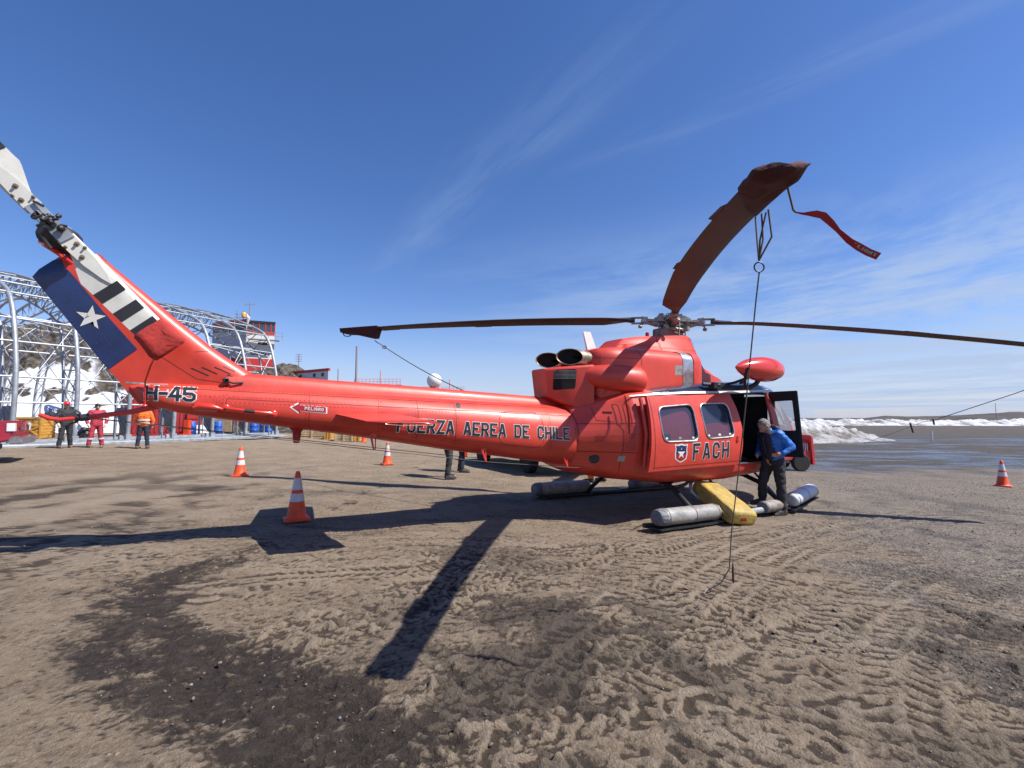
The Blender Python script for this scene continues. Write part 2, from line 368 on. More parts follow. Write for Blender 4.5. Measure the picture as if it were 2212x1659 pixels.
def text_polys(s, p0, p1, up, wid=.62, gap=.42, sw=.2, extra=0., letters=False):
    """letters from baseline p0 to p1 (x, z); up = letter height vector; wid, gap, sw in letter heights; extra widens for the outline"""
    adv = []; x = 0.
    for ch in s:
        w = .45 if ch == ' ' else (.06 if ch == 'I' else (wid * .62 if ch == '-' else wid)); adv.append((ch, x, w)); x += w + gap
    tot = x - gap; p0, p1, up = Vector(p0), Vector(p1), Vector(up); H = up.length; d = (p1 - p0) / tot
    out = []; per = []
    for ch, x0, w in adv:
        out = []
        for ln in GL[ch]:
            pts = [p0 + d * (x0 + q[0] * w) + up * (sw / 2 + q[1] * (1 - sw)) for q in ln]
            end = sw / 2 * H if ch not in 'A' else sw * .45 * H
            inner = ch in 'FEA-H' and ln is GL[ch][-1] and ch != '-'
            out += stroke(pts, (sw + extra * 2) * H, ch in CLOSED, (0 if inner and ch in 'AH' else end * (0 if inner else 1)) + extra * H)
        if out: per.append(out)
    return per if letters else [q for l in per for q in l]
def lettering(name, s, p0, p1, up, trees, parent, face='letterblack', edge='white', extra=.055, off=.002, **k):
    for eo, fo in zip(text_polys(s, p0, p1, up, extra=extra, letters=True, **k), text_polys(s, p0, p1, up, letters=True, **k)):
        decal('letter_outline', eo, trees, off, edge, parent); decal('letter', fo, trees, off + .0035, face, parent)
def seg2(pts, w): return stroke(pts, w)
def rot2(p, a): return (p[0] * math.cos(a) - p[1] * math.sin(a), p[0] * math.sin(a) + p[1] * math.cos(a))
def star2(cx, cz, r, a0=0., k=.40): return [(cx + (r if i % 2 == 0 else r * k) * math.cos(R(90) + a0 + i * math.pi / 5), cz + (r if i % 2 == 0 else r * k) * math.sin(R(90) + a0 + i * math.pi / 5)) for i in range(10)]
# ------------------------------------------------------------------ ground
def g0(x, y=0): return -.0236 * np.clip(x, -18, 13.5)
def G(x, y): return float(g0(x, y))
def polyline_sd(X, Y, pts):
    best = np.full(X.shape, 1e9); arc = np.zeros(X.shape); lat = np.zeros(X.shape); L = 0.
    for (x0, y0), (x1, y1) in zip(pts[:-1], pts[1:]):
        ex, ey = x1 - x0, y1 - y0; l2 = ex * ex + ey * ey; l = math.sqrt(l2)
        t = np.clip(((X - x0) * ex + (Y - y0) * ey) / l2, 0, 1)
        qx, qy = X - x0 - t * ex, Y - y0 - t * ey; d = np.hypot(qx, qy); m = d < best
        best = np.where(m, d, best); arc = np.where(m, L + t * l, arc); lat = np.where(m, (qx * -ey + qy * ex) / l, lat); L += l
    return best, arc, lat
def smooth_path(p, n=8):
    out = []
    for i in range(len(p) - 1):
        a, b, c_, d = p[max(i - 1, 0)], p[i], p[i + 1], p[min(i + 2, len(p) - 1)]
        for k in range(n):
            t = k / n; out.append(tuple(.5 * (2 * b[j] + (c_[j] - a[j]) * t + (2 * a[j] - 5 * b[j] + 4 * c_[j] - d[j]) * t * t + (3 * b[j] - a[j] - 3 * c_[j] + d[j]) * t ** 3) for j in (0, 1)))
    return out + [tuple(p[-1][:2])]
_T0 = smooth_path([(-.75, .7), (-.35, 1.8), (.05, 2.8), (.85, 4.0), (2.1, 5.5), (3.8, 7.0), (6.4, 8.4), (10, 9.4)])
_T1 = smooth_path([(.9, .9), (1.2, 2.0), (1.9, 3.2), (3.2, 4.4), (5.3, 5.5), (9, 6.3)])
def _off(p, o): return [(x + o * .8, y - o * .55) for x, y in p]
TRACKS = [(_T0, .17, .020, .150), (_off(_T0, .42), .16, .018, .135), (_off(_T0, .80), .13, .012, .12), (_T1, .17, .016, .150), (_off(_T1, .48), .17, .018, .140), (_off(_T1, 1.05), .15, .012, .13), (_off(_T1, 1.8), .18, .010, .14),
          (smooth_path([(-2.3, 4.15), (-1.2, 4.45), (.0, 4.95), (1.4, 5.7), (2.8, 6.6)]), .16, .014, .105), (smooth_path([(-2.2, 4.55), (-1.0, 4.85), (.2, 5.35), (1.4, 6.0)]), .12, .010, .10),
          (smooth_path([(-2.0, 1.5), (-1.3, 1.9), (-.6, 2.25), (.2, 2.6), (1.0, 2.8)]), .22, .016, .150), (smooth_path([(1.4, 6.2), (1.7, 6.9), (2.2, 7.6)]), .2, .014, .12),
          (smooth_path([(4.2, 1.6), (5.2, 3.2), (6.4, 5.2), (7.6, 7.4), (8.0, 9.6), (7, 12)]), .26, .005, .12)]
def axis_pts(dense_lo, dense_hi, step, lo, hi, grow=1.07, mx=1e9):
    a = list(np.arange(dense_lo, dense_hi, step)); s = step; x = a[-1]
    while x < hi: s *= grow; x += s; a.append(x)
    s = step; x = dense_lo; pre = []
    while x > lo: s *= grow; x -= s; pre.append(x)
    return np.array(pre[::-1] + a)
gx = axis_pts(-3.9, 4.4, .0118, -6000, 6000, 1.045)
gy = [.35]; 
while gy[-1] < 9000:
    y = gy[-1]; gy.append(y + (.0105 if y < 2.4 else .0105 + (y - 2.4) * .0043 if y < 12 else .052 * (y / 12) ** 1.6))
gy = np.concatenate([[-400, -60, -12, -3, -.5, .1], gy])
X, Y = np.meshgrid(gx, gy)
near = sstep(Y, 16, 7) * sstep(np.abs(X), 14, 8)
near2 = sstep(Y, 60, 25)
# soil zones: gravel to the right, damp dark mud lower left, ice-melt on the apron
wob = fbm(X * .9, Y * .9, 3, 5)
wob2 = fbm(X * 3.1, Y * 3.1, 31, 4)
wl_ = np.interp(Y, [.4, 2.2, 2.3, 2.5, 2.8, 3.0, 3.4, 3.8, 4.2, 4.6, 5.0, 5.3], [-1.0, -1.35, -1.6, -1.8, -2.45, -2.8, -2.95, -3.3, -3.5, -3.5, -3.1, -2.9])
wr_ = np.interp(Y, [.4, 2.2, 2.5, 2.8, 3.1, 3.4, 3.7, 4.2, 4.6, 5.0, 5.3], [.2, -.15, -.45, -.72, -1.1, -1.8, -2.4, -2.75, -2.8, -2.7, -2.9])
dwet = np.maximum(wl_ - X, X - wr_) * .75 + .06; wid = 0
wob3 = fbm(X * 9, Y * 9, 35, 4, .6)
wob4 = fbm(X * 22, Y * 24, 39, 3, .6)
wet = sstep(dwet - (wob * .16 + wob2 * .16 + wob3 * .12 + wob4 * .035), .03, -.03)
wet *= 1 - .85 * sstep(fbm(X * 2.6 + 9, Y * 3.4, 37, 6, .66), .52, .60)
wet *= 1 - .6 * sstep(fbm(X * 9 + 9, Y * 14, 38, 3, .6), .62, .75)
for (cx, cy, r, w_) in ((.35, 3.75, .36, .8), (.12, 3.1, .34, .75), (.75, 3.3, .28, .5), (-.2, 2.9, .3, .55), (-.1, 5.35, .5, .5), (3.9, 3.6, .5, .7), (3.2, 3.1, .4, .5), (2.4, 2.3, .35, .4), (-5.3, 6.3, .6, .5), (-6.5, 9.6, .9, .5), (-3.8, 9.5, .8, .4), (4.5, 4.9, .4, .4), (-.5, 9.0, 1., .4)):
    wet = np.maximum(wet, w_ * sstep(np.hypot((X - cx) / (3.2 if cy > 5.5 else 1.3), Y - cy) - r * (.4 if cy > 5.5 else 1) * (1 + wob * .7 + wob2 * .6 + wob3 * .5), .10, -.10))
wet = np.maximum(wet, .72 * sstep(fbm(X * 1.5 + 3, Y * 1.9, 131, 5, .62), .16, .34) * sstep(np.hypot((X - .2) / 1.5, (Y - 3.3) / 1.6), 1.15, .5))
# a far damp streaking on the plain and scraped bands
stre = fbm(X * .12 + Y * .05, Y * .9 - X * .10, 8, 7, .62)
wet = np.maximum(wet, .12 * sstep(stre, .62, .74) * sstep(Y, 4.5, 6))
gravel = sstep(X - (1.2 + .42 * Y) * 1.0 + wob * 1.2, -.4, 2.4) * sstep(Y, 1.0, 2.2) * .85 + sstep(X - 3.0 + wob, -1, 2.5) * .4
gravel = np.clip(gravel, 0, 1)
pud_n = fbm(X * .10 - Y * .02, Y * .34 + X * .06, 21, 6, .6)
pudz = sstep(Y - 16.5 - wob * .8 - .22 * (X - 16), -1.5, 2) * sstep(Y, 62, 40) * sstep(X - 9 - (Y - 20) * .25, -2, 3)
pud_n = pud_n + .5 * fbm(X * .5, Y * 1.6, 27, 4, .6)
puddle = pudz * sstep(pud_n, -.02, .20)
apron = sstep(Y - 17 - wob * 2 - .15 * (X - 14), -2, 2) * sstep(X - 6 - wob, -3, 4)
# relief
h = .030 * fbm(X * .5, Y * .5, 40, 3) * near2
rough_zone = near * (1 - .45 * sstep(X, -1.2, -3.0) * sstep(Y, 5.0, 3.6)) * (1 - .78 * sstep(Y, 5.0, 7.5))
wx, wy = X + .07 * perlin(X * 6, Y * 6, 41) + .02 * perlin(X * 19, Y * 19, 43), Y + .07 * perlin(X * 6, Y * 6, 42) + .02 * perlin(X * 19, Y * 19, 44)
lump2 = np.abs(fbm(wx * 7, wy * 9, 55, 3, .5)); pill2 = np.clip(lump2 / .35, 0, 1) ** .5
plate = fbm(wx * 2.2, wy * 2.9, 66, 5, .58); edge = lambda v, t, w=.025: sstep(v, t - w, t + w)
step_ = edge(plate, -.25) + edge(plate, .08) + edge(plate, .36)
fine = fbm(wx * 6.5, wy * 8, 68, 4, .62); fstep = edge(fine, .12, .05) + edge(fine, .5, .05)
lump = fine
patchy = np.maximum(.75 * wet, sstep(fbm(X * .8, Y * 1.0, 141, 3), -.02, .30) * sstep(np.hypot((X - .5) / 2.6, (Y - 3.2) / 2.6), 1.25, .6))
h += rough_zone * ((.004 + .009 * patchy) * step_ + (.0012 + .006 * patchy) * fstep + .004 * patchy * (pill2 - .7) + (.0022 + .004 * patchy) * fbm(X * 14, Y * 15, 71, 3, .62)) + near * (.0026 * fbm(X * 26, Y * 28, 70, 2, .7))
ch = np.maximum(0, fbm(X * 9.5, Y * 9.5, 83, 2) - .42); h += rough_zone * ch * (.02 + .07 * patchy)
zone = sstep(X + .1 - .40 * (Y - 2.3) + wob * .5, -.3, .25) * sstep(X - 2.6 - .45 * Y, .5, -.8) * sstep(Y, 7.2, 5.5)
rr_ = X * .56 + Y * .83; al_ = X * .83 - Y * .56
ph = rr_ / .13 + 1.3 * perlin(X * .8, Y * .8, 101) + .34 * fbm(X * 4, Y * 4, 102, 3); saw = ph % 1
gate = sstep(perlin(al_ * 2.4 + np.floor(ph) * 7.3, np.floor(ph) * 3.7, 103) + .30 * fbm(X * 8, Y * 8, 104, 2) + .5 * perlin(X * .9, Y * .9, 107), -.02, .12)
h += zone * gate * .019 * (np.where(saw < .88, (saw / .88) ** 2.2, (1 - saw) / .12) - .4) * (.6 + .5 * sstep(wob2, -.5, .4))
for path, hw_, dep, pitch in TRACKS:
    xs, ys = [p[0] for p in path], [p[1] for p in path]
    m = (X > min(xs) - 1) & (X < max(xs) + 1) & (Y > min(ys) - 1) & (Y < max(ys) + 1)
    d, s, la = polyline_sd(X[m], Y[m], path)
    jit = fbm(X[m] * 3, Y[m] * 3, 91, 3) * .38 + perlin(X[m] * .8, Y[m] * .8, 93) * .6
    fade = sstep(perlin(X[m] * 1.3, Y[m] * 1.3, 97 + int(dep * 1e4)) + .42, 0, .55) * (.45 + .55 * sstep(fbm(X[m] * 5, Y[m] * 5, 99, 2), -.4, .3))
    side = np.where(la > 0, 0., .5)
    ph = s / pitch + np.abs(la) / pitch * .55 + side + jit
    saw = ph % 1; lug = np.where(saw < .86, (saw / .86) ** 1.3, (1 - saw) / .14)      # 1 on the raised bar of mud left between lugs
    core = sstep(np.abs(la) - hw_, .05, -.03) * sstep(np.abs(la), .012, .05)
    rim = np.exp(-((d - hw_ - .045) / .04) ** 2)
    h[m] = h[m] * (1 - .55 * core * fade) + fade * (core * dep * (lug * 1.8 - .95) + rim * dep * .45 * (1 + .8 * lump[m]))
def blur(q, n):
    for ax in (0, 1):
        p_ = np.pad(q, [(n + 1, n) if k_ == ax else (0, 0) for k_ in (0, 1)], mode='edge'); s_ = np.cumsum(p_, axis=ax)
        q = (np.take(s_, np.arange(2 * n + 1, s_.shape[ax]), ax) - np.take(s_, np.arange(0, s_.shape[ax] - 2 * n - 1), ax)) / (2 * n + 1)
    return q
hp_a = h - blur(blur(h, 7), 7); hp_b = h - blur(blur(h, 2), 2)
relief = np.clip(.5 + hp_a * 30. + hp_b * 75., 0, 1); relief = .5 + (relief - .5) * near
h -= .010 * wet * near
h = h * (1 - puddle)
far = np.hypot(X, Y - 10)
Z = g0(X, Y) + h
def grid_mesh(name, X, Y, Z, attrs, m):
    ny, nx = X.shape; co = np.stack([X, Y, Z], -1).reshape(-1, 3).astype(np.float32)
    i = np.arange(ny - 1)[:, None] * nx + np.arange(nx - 1)[None, :]
    q = np.stack([i, i + 1, i + nx + 1, i + nx], -1).reshape(-1).astype(np.int32)
    me = bpy.data.meshes.new(name); me.vertices.add(len(co)); me.vertices.foreach_set('co', co.ravel())
    me.loops.add(len(q)); me.loops.foreach_set('vertex_index', q)
    nf = len(q) // 4; me.polygons.add(nf); me.polygons.foreach_set('loop_start', np.arange(nf, dtype=np.int32) * 4)
    me.update(calc_edges=True); me.validate()
    for k, a in attrs.items():
        at = me.attributes.new(k, 'FLOAT', 'POINT'); at.data.foreach_set('value', np.clip(a, 0, 1).astype(np.float32).ravel())
    return link(name, me, m, None, 180)

def nodes_mat(name):
    m = bpy.data.materials.new(name); m.use_nodes = True; n, l = m.node_tree.nodes, m.node_tree.links
    class N: pass
    k = N(); k.m = m; k.n = n; k.l = l; k.b = n['Principled BSDF']; k.tc = n.new('ShaderNodeTexCoord')
    def attr(a): q = n.new('ShaderNodeAttribute'); q.attribute_name = a; return q.outputs['Fac']
    def noise(scale, detail=6, rough=.6, sc=(1, 1, 1)):
        mp = n.new('ShaderNodeMapping'); mp.inputs['Scale'].default_value = sc; l.new(k.tc.outputs['Object'], mp.inputs[0])
        q = n.new('ShaderNodeTexNoise'); q.inputs['Scale'].default_value = scale; q.inputs['Detail'].default_value = detail; q.inputs['Roughness'].default_value = rough; l.new(mp.outputs[0], q.inputs['Vector']); return q.outputs['Fac']
    def ramp(v, *st):
        q = n.new('ShaderNodeValToRGB'); e = q.color_ramp.elements
        while len(e) < len(st): e.new(.5)
        for i, (p, c_) in enumerate(st): e[i].position = p; e[i].color = (*c_, 1) if isinstance(c_, tuple) else (c_, c_, c_, 1)
        l.new(v, q.inputs[0]); return q.outputs[0]
    def mix(f, a, b):
        q = n.new('ShaderNodeMix'); q.data_type = 'RGBA'
        for s_, v in (('Factor', f), ('A', a), ('B', b)):
            if isinstance(v, tuple): q.inputs[s_].default_value = (*v, 1)
            elif isinstance(v, (int, float)): q.inputs[s_].default_value = v
            else: l.new(v, q.inputs[s_])
        return q.outputs['Result']
    def math_(op, a, b=0., clamp=False):
        q = n.new('ShaderNodeMath'); q.operation = op; q.use_clamp = clamp
        for i, v in enumerate((a, b)):
            if isinstance(v, (int, float)): q.inputs[i].default_value = v
            else: l.new(v, q.inputs[i])
        return q.outputs[0]
    def bump(hh, dist, prev=None):
        q = n.new('ShaderNodeBump'); q.inputs['Strength'].default_value = 1; q.inputs['Distance'].default_value = dist; l.new(hh, q.inputs['Height'])
        if prev is not None: l.new(prev, q.inputs['Normal'])
        return q.outputs[0]
    k.attr, k.noise, k.ramp, k.mix, k.math, k.bump = attr, noise, ramp, mix, math_, bump
    return k
k = nodes_mat('soil')
n1 = k.noise(1.3, 8, .65); n2 = k.noise(9, 8, .7); n3 = k.noise(60, 4, .7); nst = k.noise(2.0, 9, .7, (.30, 2.2, 1))
dry = k.ramp(n1, (.30, (.190, .144, .100)), (.52, (.275, .207, .140)), (.72, (.320, .260, .196)))
dry = k.mix(k.ramp(n2, (.32, .6), (.50, 0.)), dry, (.140, .102, .073))
dry = k.mix(k.math('MULTIPLY', k.ramp(n3, (.52, 0.), (.68, 1.)), .5), dry, (.34, .29, .235))
dry = k.mix(k.math('MULTIPLY', k.ramp(nst, (.55, 0.), (.66, .6)), .7), dry, (.125, .092, .066))
vor = k.n.new('ShaderNodeTexVoronoi'); vor.inputs['Scale'].default_value = 42; k.l.new(k.tc.outputs['Object'], vor.inputs['Vector'])
rl = k.attr('relief'); dry = k.mix(k.ramp(rl, (.12, .92), (.43, 0.)), dry, (.060, .043, .032)); dry = k.mix(k.ramp(rl, (.58, 0.), (.98, .5)), dry, (.36, .298, .232))  # hollows darkened by relief: damp soil and crevice shade painted into the colour
stone = k.ramp(vor.outputs['Color'], (.15, (.085, .078, .075)), (.5, (.20, .185, .175)), (.85, (.34, .32, .305)))
grav = k.mix(.62, dry, stone)
col = k.mix(k.math('MULTIPLY', k.attr('gravel'), .8), dry, grav)
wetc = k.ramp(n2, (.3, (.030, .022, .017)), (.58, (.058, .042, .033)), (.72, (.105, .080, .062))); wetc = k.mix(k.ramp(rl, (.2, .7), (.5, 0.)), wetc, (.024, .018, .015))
col = k.mix(k.attr('wet'), col, wetc)
apc = k.ramp(nst, (.3, (.034, .030, .029)), (.6, (.072, .064, .058)), (.8, (.11, .098, .088)))
col = k.mix(k.math('MULTIPLY', k.attr('apron'), .85), col, apc)
col = k.mix(k.math('MULTIPLY', k.attr('puddle'), .85), col, (.022, .023, .028))
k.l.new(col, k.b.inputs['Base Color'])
ro = k.mix(k.attr('wet'), (.95, .95, .95), (.74, .74, .74)); ro = k.mix(k.attr('puddle'), ro, (.17, .17, .17)); k.l.new(ro, k.b.inputs['Roughness'])
k.b.inputs['Specular IOR Level'].default_value = .35
dryf = k.math('SUBTRACT', 1., k.math('MULTIPLY', k.attr('puddle'), .86))
hb = k.math('ADD', k.math('MULTIPLY', n2, .9), k.math('MULTIPLY', n3, .45)); hb = k.math('MULTIPLY', hb, dryf)
n4 = k.noise(160, 3, .7); hb = k.math('ADD', hb, k.math('MULTIPLY', n4, .12)); nb = k.bump(hb, .085)
vd = k.math('MULTIPLY', k.math('MULTIPLY', vor.outputs['Distance'], k.attr('gravel')), dryf)
k.l.new(k.bump(vd, -.022, nb), k.b.inputs['Normal'])
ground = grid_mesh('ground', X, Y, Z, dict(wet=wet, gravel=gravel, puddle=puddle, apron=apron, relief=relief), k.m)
ground['kind'] = 'structure'
del X, Y, Z, h, d, s, la, lump, lump2, pill2, plate, wx, wy, wob3, relief, hp_a, hp_b, fine, step_, fstep, zone, gate, patchy, saw, ph, rr_, al_

# loose stones and clods, one uncountable scatter
def scatter(name, pos, size, m, seed):
    r = np.random.default_rng(seed); b = bmesh.new(); bmesh.ops.create_icosphere(b, subdivisions=1, radius=1)
    bv = np.array([v.co[:] for v in b.verts]); bf = np.array([[v.index for v in f.verts] for f in b.faces]); b.free()
    n = len(pos); a = r.uniform(0, 6.28, n); sc = np.stack([r.uniform(.7, 1.3, n), r.uniform(.6, 1.1, n), r.uniform(.4, .8, n)], -1) * size[:, None]
    v = bv[None] * (1 + r.uniform(-.28, .28, (n, len(bv), 1))) * sc[:, None, :]
    vx = v[..., 0] * np.cos(a)[:, None] - v[..., 1] * np.sin(a)[:, None]; vy = v[..., 0] * np.sin(a)[:, None] + v[..., 1] * np.cos(a)[:, None]
    v = np.stack([vx, vy, v[..., 2]], -1) + pos[:, None, :]
    f = (bf[None] + (np.arange(n) * len(bv))[:, None, None]).reshape(-1)
    me = bpy.data.meshes.new(name); me.vertices.add(n * len(bv)); me.vertices.foreach_set('co', v.astype(np.float32).ravel())
    me.loops.add(len(f)); me.loops.foreach_set('vertex_index', f.astype(np.int32)); nf = len(f) // 3
    me.polygons.add(nf); me.polygons.foreach_set('loop_start', np.arange(nf, dtype=np.int32) * 3); me.update(calc_edges=True)
    o = link(name, me, m, None, 0); o['kind'] = 'stuff'; return o
n = 15000; rr = RNG.uniform(0, 1, n); yy = 1.3 + 13 * rr ** 1.7; xx = RNG.uniform(-1.15, 1.15, n) * yy
keep = RNG.uniform(0, 1, n) < (1 - .7 * ((xx < -.2) & (yy < 4.6))) * (.22 + .78 * sstep(xx - 1 - .4 * yy * .6, -1, 2)); xx, yy = xx[keep], yy[keep]
sz = .0026 + .008 * RNG.uniform(0, 1, len(xx)) ** 4 + .0006 * yy
M['stone'] = mat('gravel_stone', (.09, .078, .068), .85, col2=(.24, .215, .19), vscale=7)
tag(scatter('gravel', np.stack([xx, yy, g0(xx, yy) + .006 + sz * .1], -1), sz, 'stone', 3), 'small loose stones and grit strewn over the drying mud', 'gravel')
n = 1100; yy = 1.4 + 5.0 * RNG.uniform(0, 1, n) ** 1.2; xx = RNG.uniform(-1.0, .9, n) * yy; sz = .004 + .013 * RNG.uniform(0, 1, n) ** 5
M['clod'] = mat('mud_clod', (.20, .15, .11), .95, col2=(.085, .064, .052), vscale=2.5, bump=.01, bscale=60)
tag(scatter('mud_clods', np.stack([xx, yy, g0(xx, yy) + .004], -1), sz, 'clod', 5), 'crumbled clods of mud turned up beside the tyre ruts', 'mud')

# ------------------------------------------------------------------ hills, snow
xs = np.linspace(-110, 6, 420); ys = np.linspace(31, 100, 260); X, Y = np.meshgrid(xs, ys)
a = X / Y; E = np.interp(a, [-2.5, -1.1, -.9, -.78, -.66, -.60, -.52, -.49, -.473, -.457, -.43, -.395, -.3, -.1, .1], [.17, .186, .186, .155, .094, .088, .10, .118, .112, .106, .096, .078, .04, .012, 0])
t = (Y - 35) / 20 + .08 * fbm(X * .12, Y * .12, 5, 3); ramp = sstep(t, 0, 1.05) * .45 + np.clip(t, 0, 1) * .55
hh = (1.0 + E * 56) * ramp * sstep(E, 0, .03)
rk = fbm(X * .35, Y * .35, 15, 5, .55); rdg = np.abs(fbm(X * .6, Y * .6, 25, 4))
band = sstep(ramp, .30, .42) * sstep(a, -1.25, -1.0) + sstep(ramp, .22, .35) * sstep(a, -.75, -.6); band = np.clip(band, 0, 1)
snow = np.clip(sstep(.33 + .22 * rk - ramp, -.05, .06) * sstep(a, -.56, -.66) + sstep(fbm(X * .16, Y * .22, 77, 4), .22, .4) * sstep(a, -.84, -.92) * sstep(ramp, .75, .55), 0, 1)
hh = hh + (1 - snow) * band * (.9 * rk + 1.5 * (.45 - rdg)) * np.minimum(1, E * 9) * (1 - .62 * sstep(a, -.72, -.6)) + snow * .09 * rk
k = nodes_mat('rock_and_snow')
rn = k.noise(1.1, 9, .7); rn2 = k.noise(.35, 5, .6)
vr = k.n.new('ShaderNodeTexVoronoi'); vr.inputs['Scale'].default_value = 1.5; k.l.new(k.tc.outputs['Object'], vr.inputs['Vector'])
rc = k.ramp(rn, (.30, (.070, .057, .046)), (.5, (.150, .122, .097)), (.72, (.25, .21, .17)))
rc = k.mix(k.ramp(rn2, (.5, 0.), (.66, .5)), rc, (.10, .088, .045)); rc = k.mix(k.ramp(vr.outputs['Distance'], (.34, 0.), (.66, .7)), rc, (.034, .028, .024))
sm = k.math('ADD', k.attr('snow'), k.math('MULTIPLY', k.math('SUBTRACT', rn, .5), .5)); sm = k.ramp(sm, (.36, 0.), (.66, 1.))
k.l.new(k.mix(sm, rc, (.56, .58, .62)), k.b.inputs['Base Color']); k.b.inputs['Roughness'].default_value = .9
bh = k.math('MULTIPLY', k.math('ADD', k.math('MULTIPLY', vr.outputs['Distance'], -.9), rn), k.math('SUBTRACT', 1.05, sm))
k.l.new(k.bump(bh, .8), k.b.inputs['Normal'])
hill = grid_mesh('rocky_hill', X, Y, g0(X) - .15 + hh, dict(snow=snow), k.m); hill['kind'] = 'structure'
def hill_z(x, y):
    i = np.argmin(abs(xs - x)); j = np.argmin(abs(ys - y)); return float(g0(x)) - .15 + float(hh[j, i])
HXS, HYS, HH = xs, ys, hh

k = nodes_mat('dirty_snow')
sn = k.noise(.9, 8, .65, (1, 1, 1.6)); sn2 = k.noise(3.2, 7, .7)
dirt = k.math('MULTIPLY', k.attr('dirt'), k.ramp(sn, (.48, 1.), (.72, .1)))
k.l.new(k.mix(k.math('MULTIPLY', dirt, .92), k.ramp(sn2, (.3, (.46, .47, .50)), (.7, (.60, .61, .63))), (.12, .10, .085)), k.b.inputs['Base Color'])
k.b.inputs['Roughness'].default_value = .8; k.l.new(k.bump(k.math('ADD', sn, k.math('MULTIPLY', sn2, .5)), .45), k.b.inputs['Normal'])
SNOW = k.m
# near pile beside the apron
xs = np.linspace(11, 34, 230); ys = np.linspace(33, 50, 150); X, Y = np.meshgrid(xs, ys)
cl = 38.6 + (X - 22) * .36; front = np.interp(X, [11, 15, 20, 24, 27, 29.5, 31.5, 33], [.9, 1.4, 1.72, 1.72, 1.32, .9, .42, 0])
front = front + .55 * np.exp(-((X - 23.6) / 1.1) ** 2) * 0 + .22 * np.exp(-((X - 22.6) / .55) ** 2)
dd = (Y - cl); prof = np.where(dd < 0, sstep(dd, -4.3, .3), sstep(dd, 7, .3))
nz = fbm(X * .55, Y * .55, 12, 5, .6)
hp = front * prof * (1 + .26 * nz) + (.20 * fbm(X * 1.8, Y * 1.8, 14, 5) - .22 * np.abs(fbm(X * .9, Y * 1.4, 19, 3))) * prof
sp = grid_mesh('snow_pile', X, Y, g0(X) - .1 + hp, dict(dirt=np.clip(sstep(hp, 1.35, .75) * 1.0 + .08, 0, 1) * (.55 + .45 * sstep(nz, .35, -.25))), SNOW)
tag(sp, 'big heap of ploughed snow with a grimy brown front beside the apron', 'snow pile')
# far ploughed bank
u = np.linspace(0, 1, 520); v = np.linspace(-1, 1, 26); Uu, Vv = np.meshgrid(u, v)
bx = 30 + 160 * Uu; by = 132 - 26 * Uu; nzz = fbm(bx * .28, by * .28 + Vv * 2, 44, 4, .6)
hb = (1.12 + .25 * Uu) * (1 - np.abs(Vv) ** 1.5) * (1 + .55 * nzz) + .30 * np.abs(fbm(bx * .7, by * .7 + Vv * 3, 46, 3)) * (1 - Vv * Vv)
sb = grid_mesh('snow_bank', bx, by + Vv * 6.5, g0(bx) - .1 + hb, dict(dirt=sstep(nzz, .25, -.5) * .9), SNOW)  # shadows between the lumps painted in: hollows darkened by this mask
tag(sb, 'long low bank of lumpy snow along the far edge of the airfield', 'snow bank')
xs = np.linspace(-60, 420, 300); ys = np.linspace(190, 330, 24); X, Y = np.meshgrid(xs, ys)
ht = np.interp(X / Y, [-.2, .3, .6, .74, .787, .83, .95, 1.05, 1.3, 1.6], [2, 2.2, 2.4, 2.6, 4.0, 3.4, 4.1, 5.6, 5.8, 6]) * (1 + .10 * fbm(X * .05, Y * .05, 71, 4)) * sstep(Y, 190, 225) * 1.02
M['farhill'] = mat('far_hill_rock', (.032, .028, .028), .95, col2=(.075, .064, .058), vscale=.06, bump=.8, bscale=.25)
fh = grid_mesh('far_hills', X, Y, ht - 1.5 + .4 * fbm(X * .12, Y * .12, 72, 3), {}, 'farhill'); fh['kind'] = 'structure'
# ------------------------------------------------------------------ the helicopter (local frame: x to the nose, y to port, z up from the skids)
HT = Vector((3.021, 9.071, -.075)); HR_ = Matrix.Rotation(R(29.59), 4, 'Z') @ Matrix.Rotation(R(1.18), 4, 'Y') @ Matrix.Rotation(R(.66), 4, 'X')
HM = Matrix.Translation(HT) @ HR_
def hw_(x, y, z): return HM @ Vector((x, y, z))
heli = thing('helicopter', 'red-orange rescue helicopter parked on the mud with its cabin door slid open', 'helicopter', mat4=HM)
def st(x, tab, col): return float(np.interp(x, [r[0] for r in tab], [r[col] for r in tab]))
#          x     zk    zs    wlo   wmid  whi   zt    zc
FUS = [(-2.72, .80, 1.02, .46, .575, .44, 1.62, 1.80), (-2.45, .70, .99, .62, .74, .60, 1.72, 1.90), (-1.95, .61, .90, .98, 1.08, .95, 1.90, 2.02),
       (-1.2, .54, .84, 1.16, 1.19, 1.03, 1.98, 2.15), (-.4, .515, .85, 1.18, 1.20, 1.05, 2.03, 2.27), (.26, .52, .87, 1.18, 1.20, 1.05, 2.06, 2.32),
       (1.27, .60, .89, 1.11, 1.19, 1.03, 2.13, 2.37), (1.75, .68, .93, 1.04, 1.12, .93, 2.10, 2.32), (2.15, .74, .96, .93, 1.02, .80, 1.92, 2.12),
       (2.55, .80, .99, .78, .87, .66, 1.62, 1.76), (2.95, .86, 1.03, .56, .64, .48, 1.36, 1.43), (3.25, .95, 1.06, .30, .35, .26, 1.24, 1.28), (3.36, 1.02, 1.10, .08, .10, .07, 1.18, 1.2)]
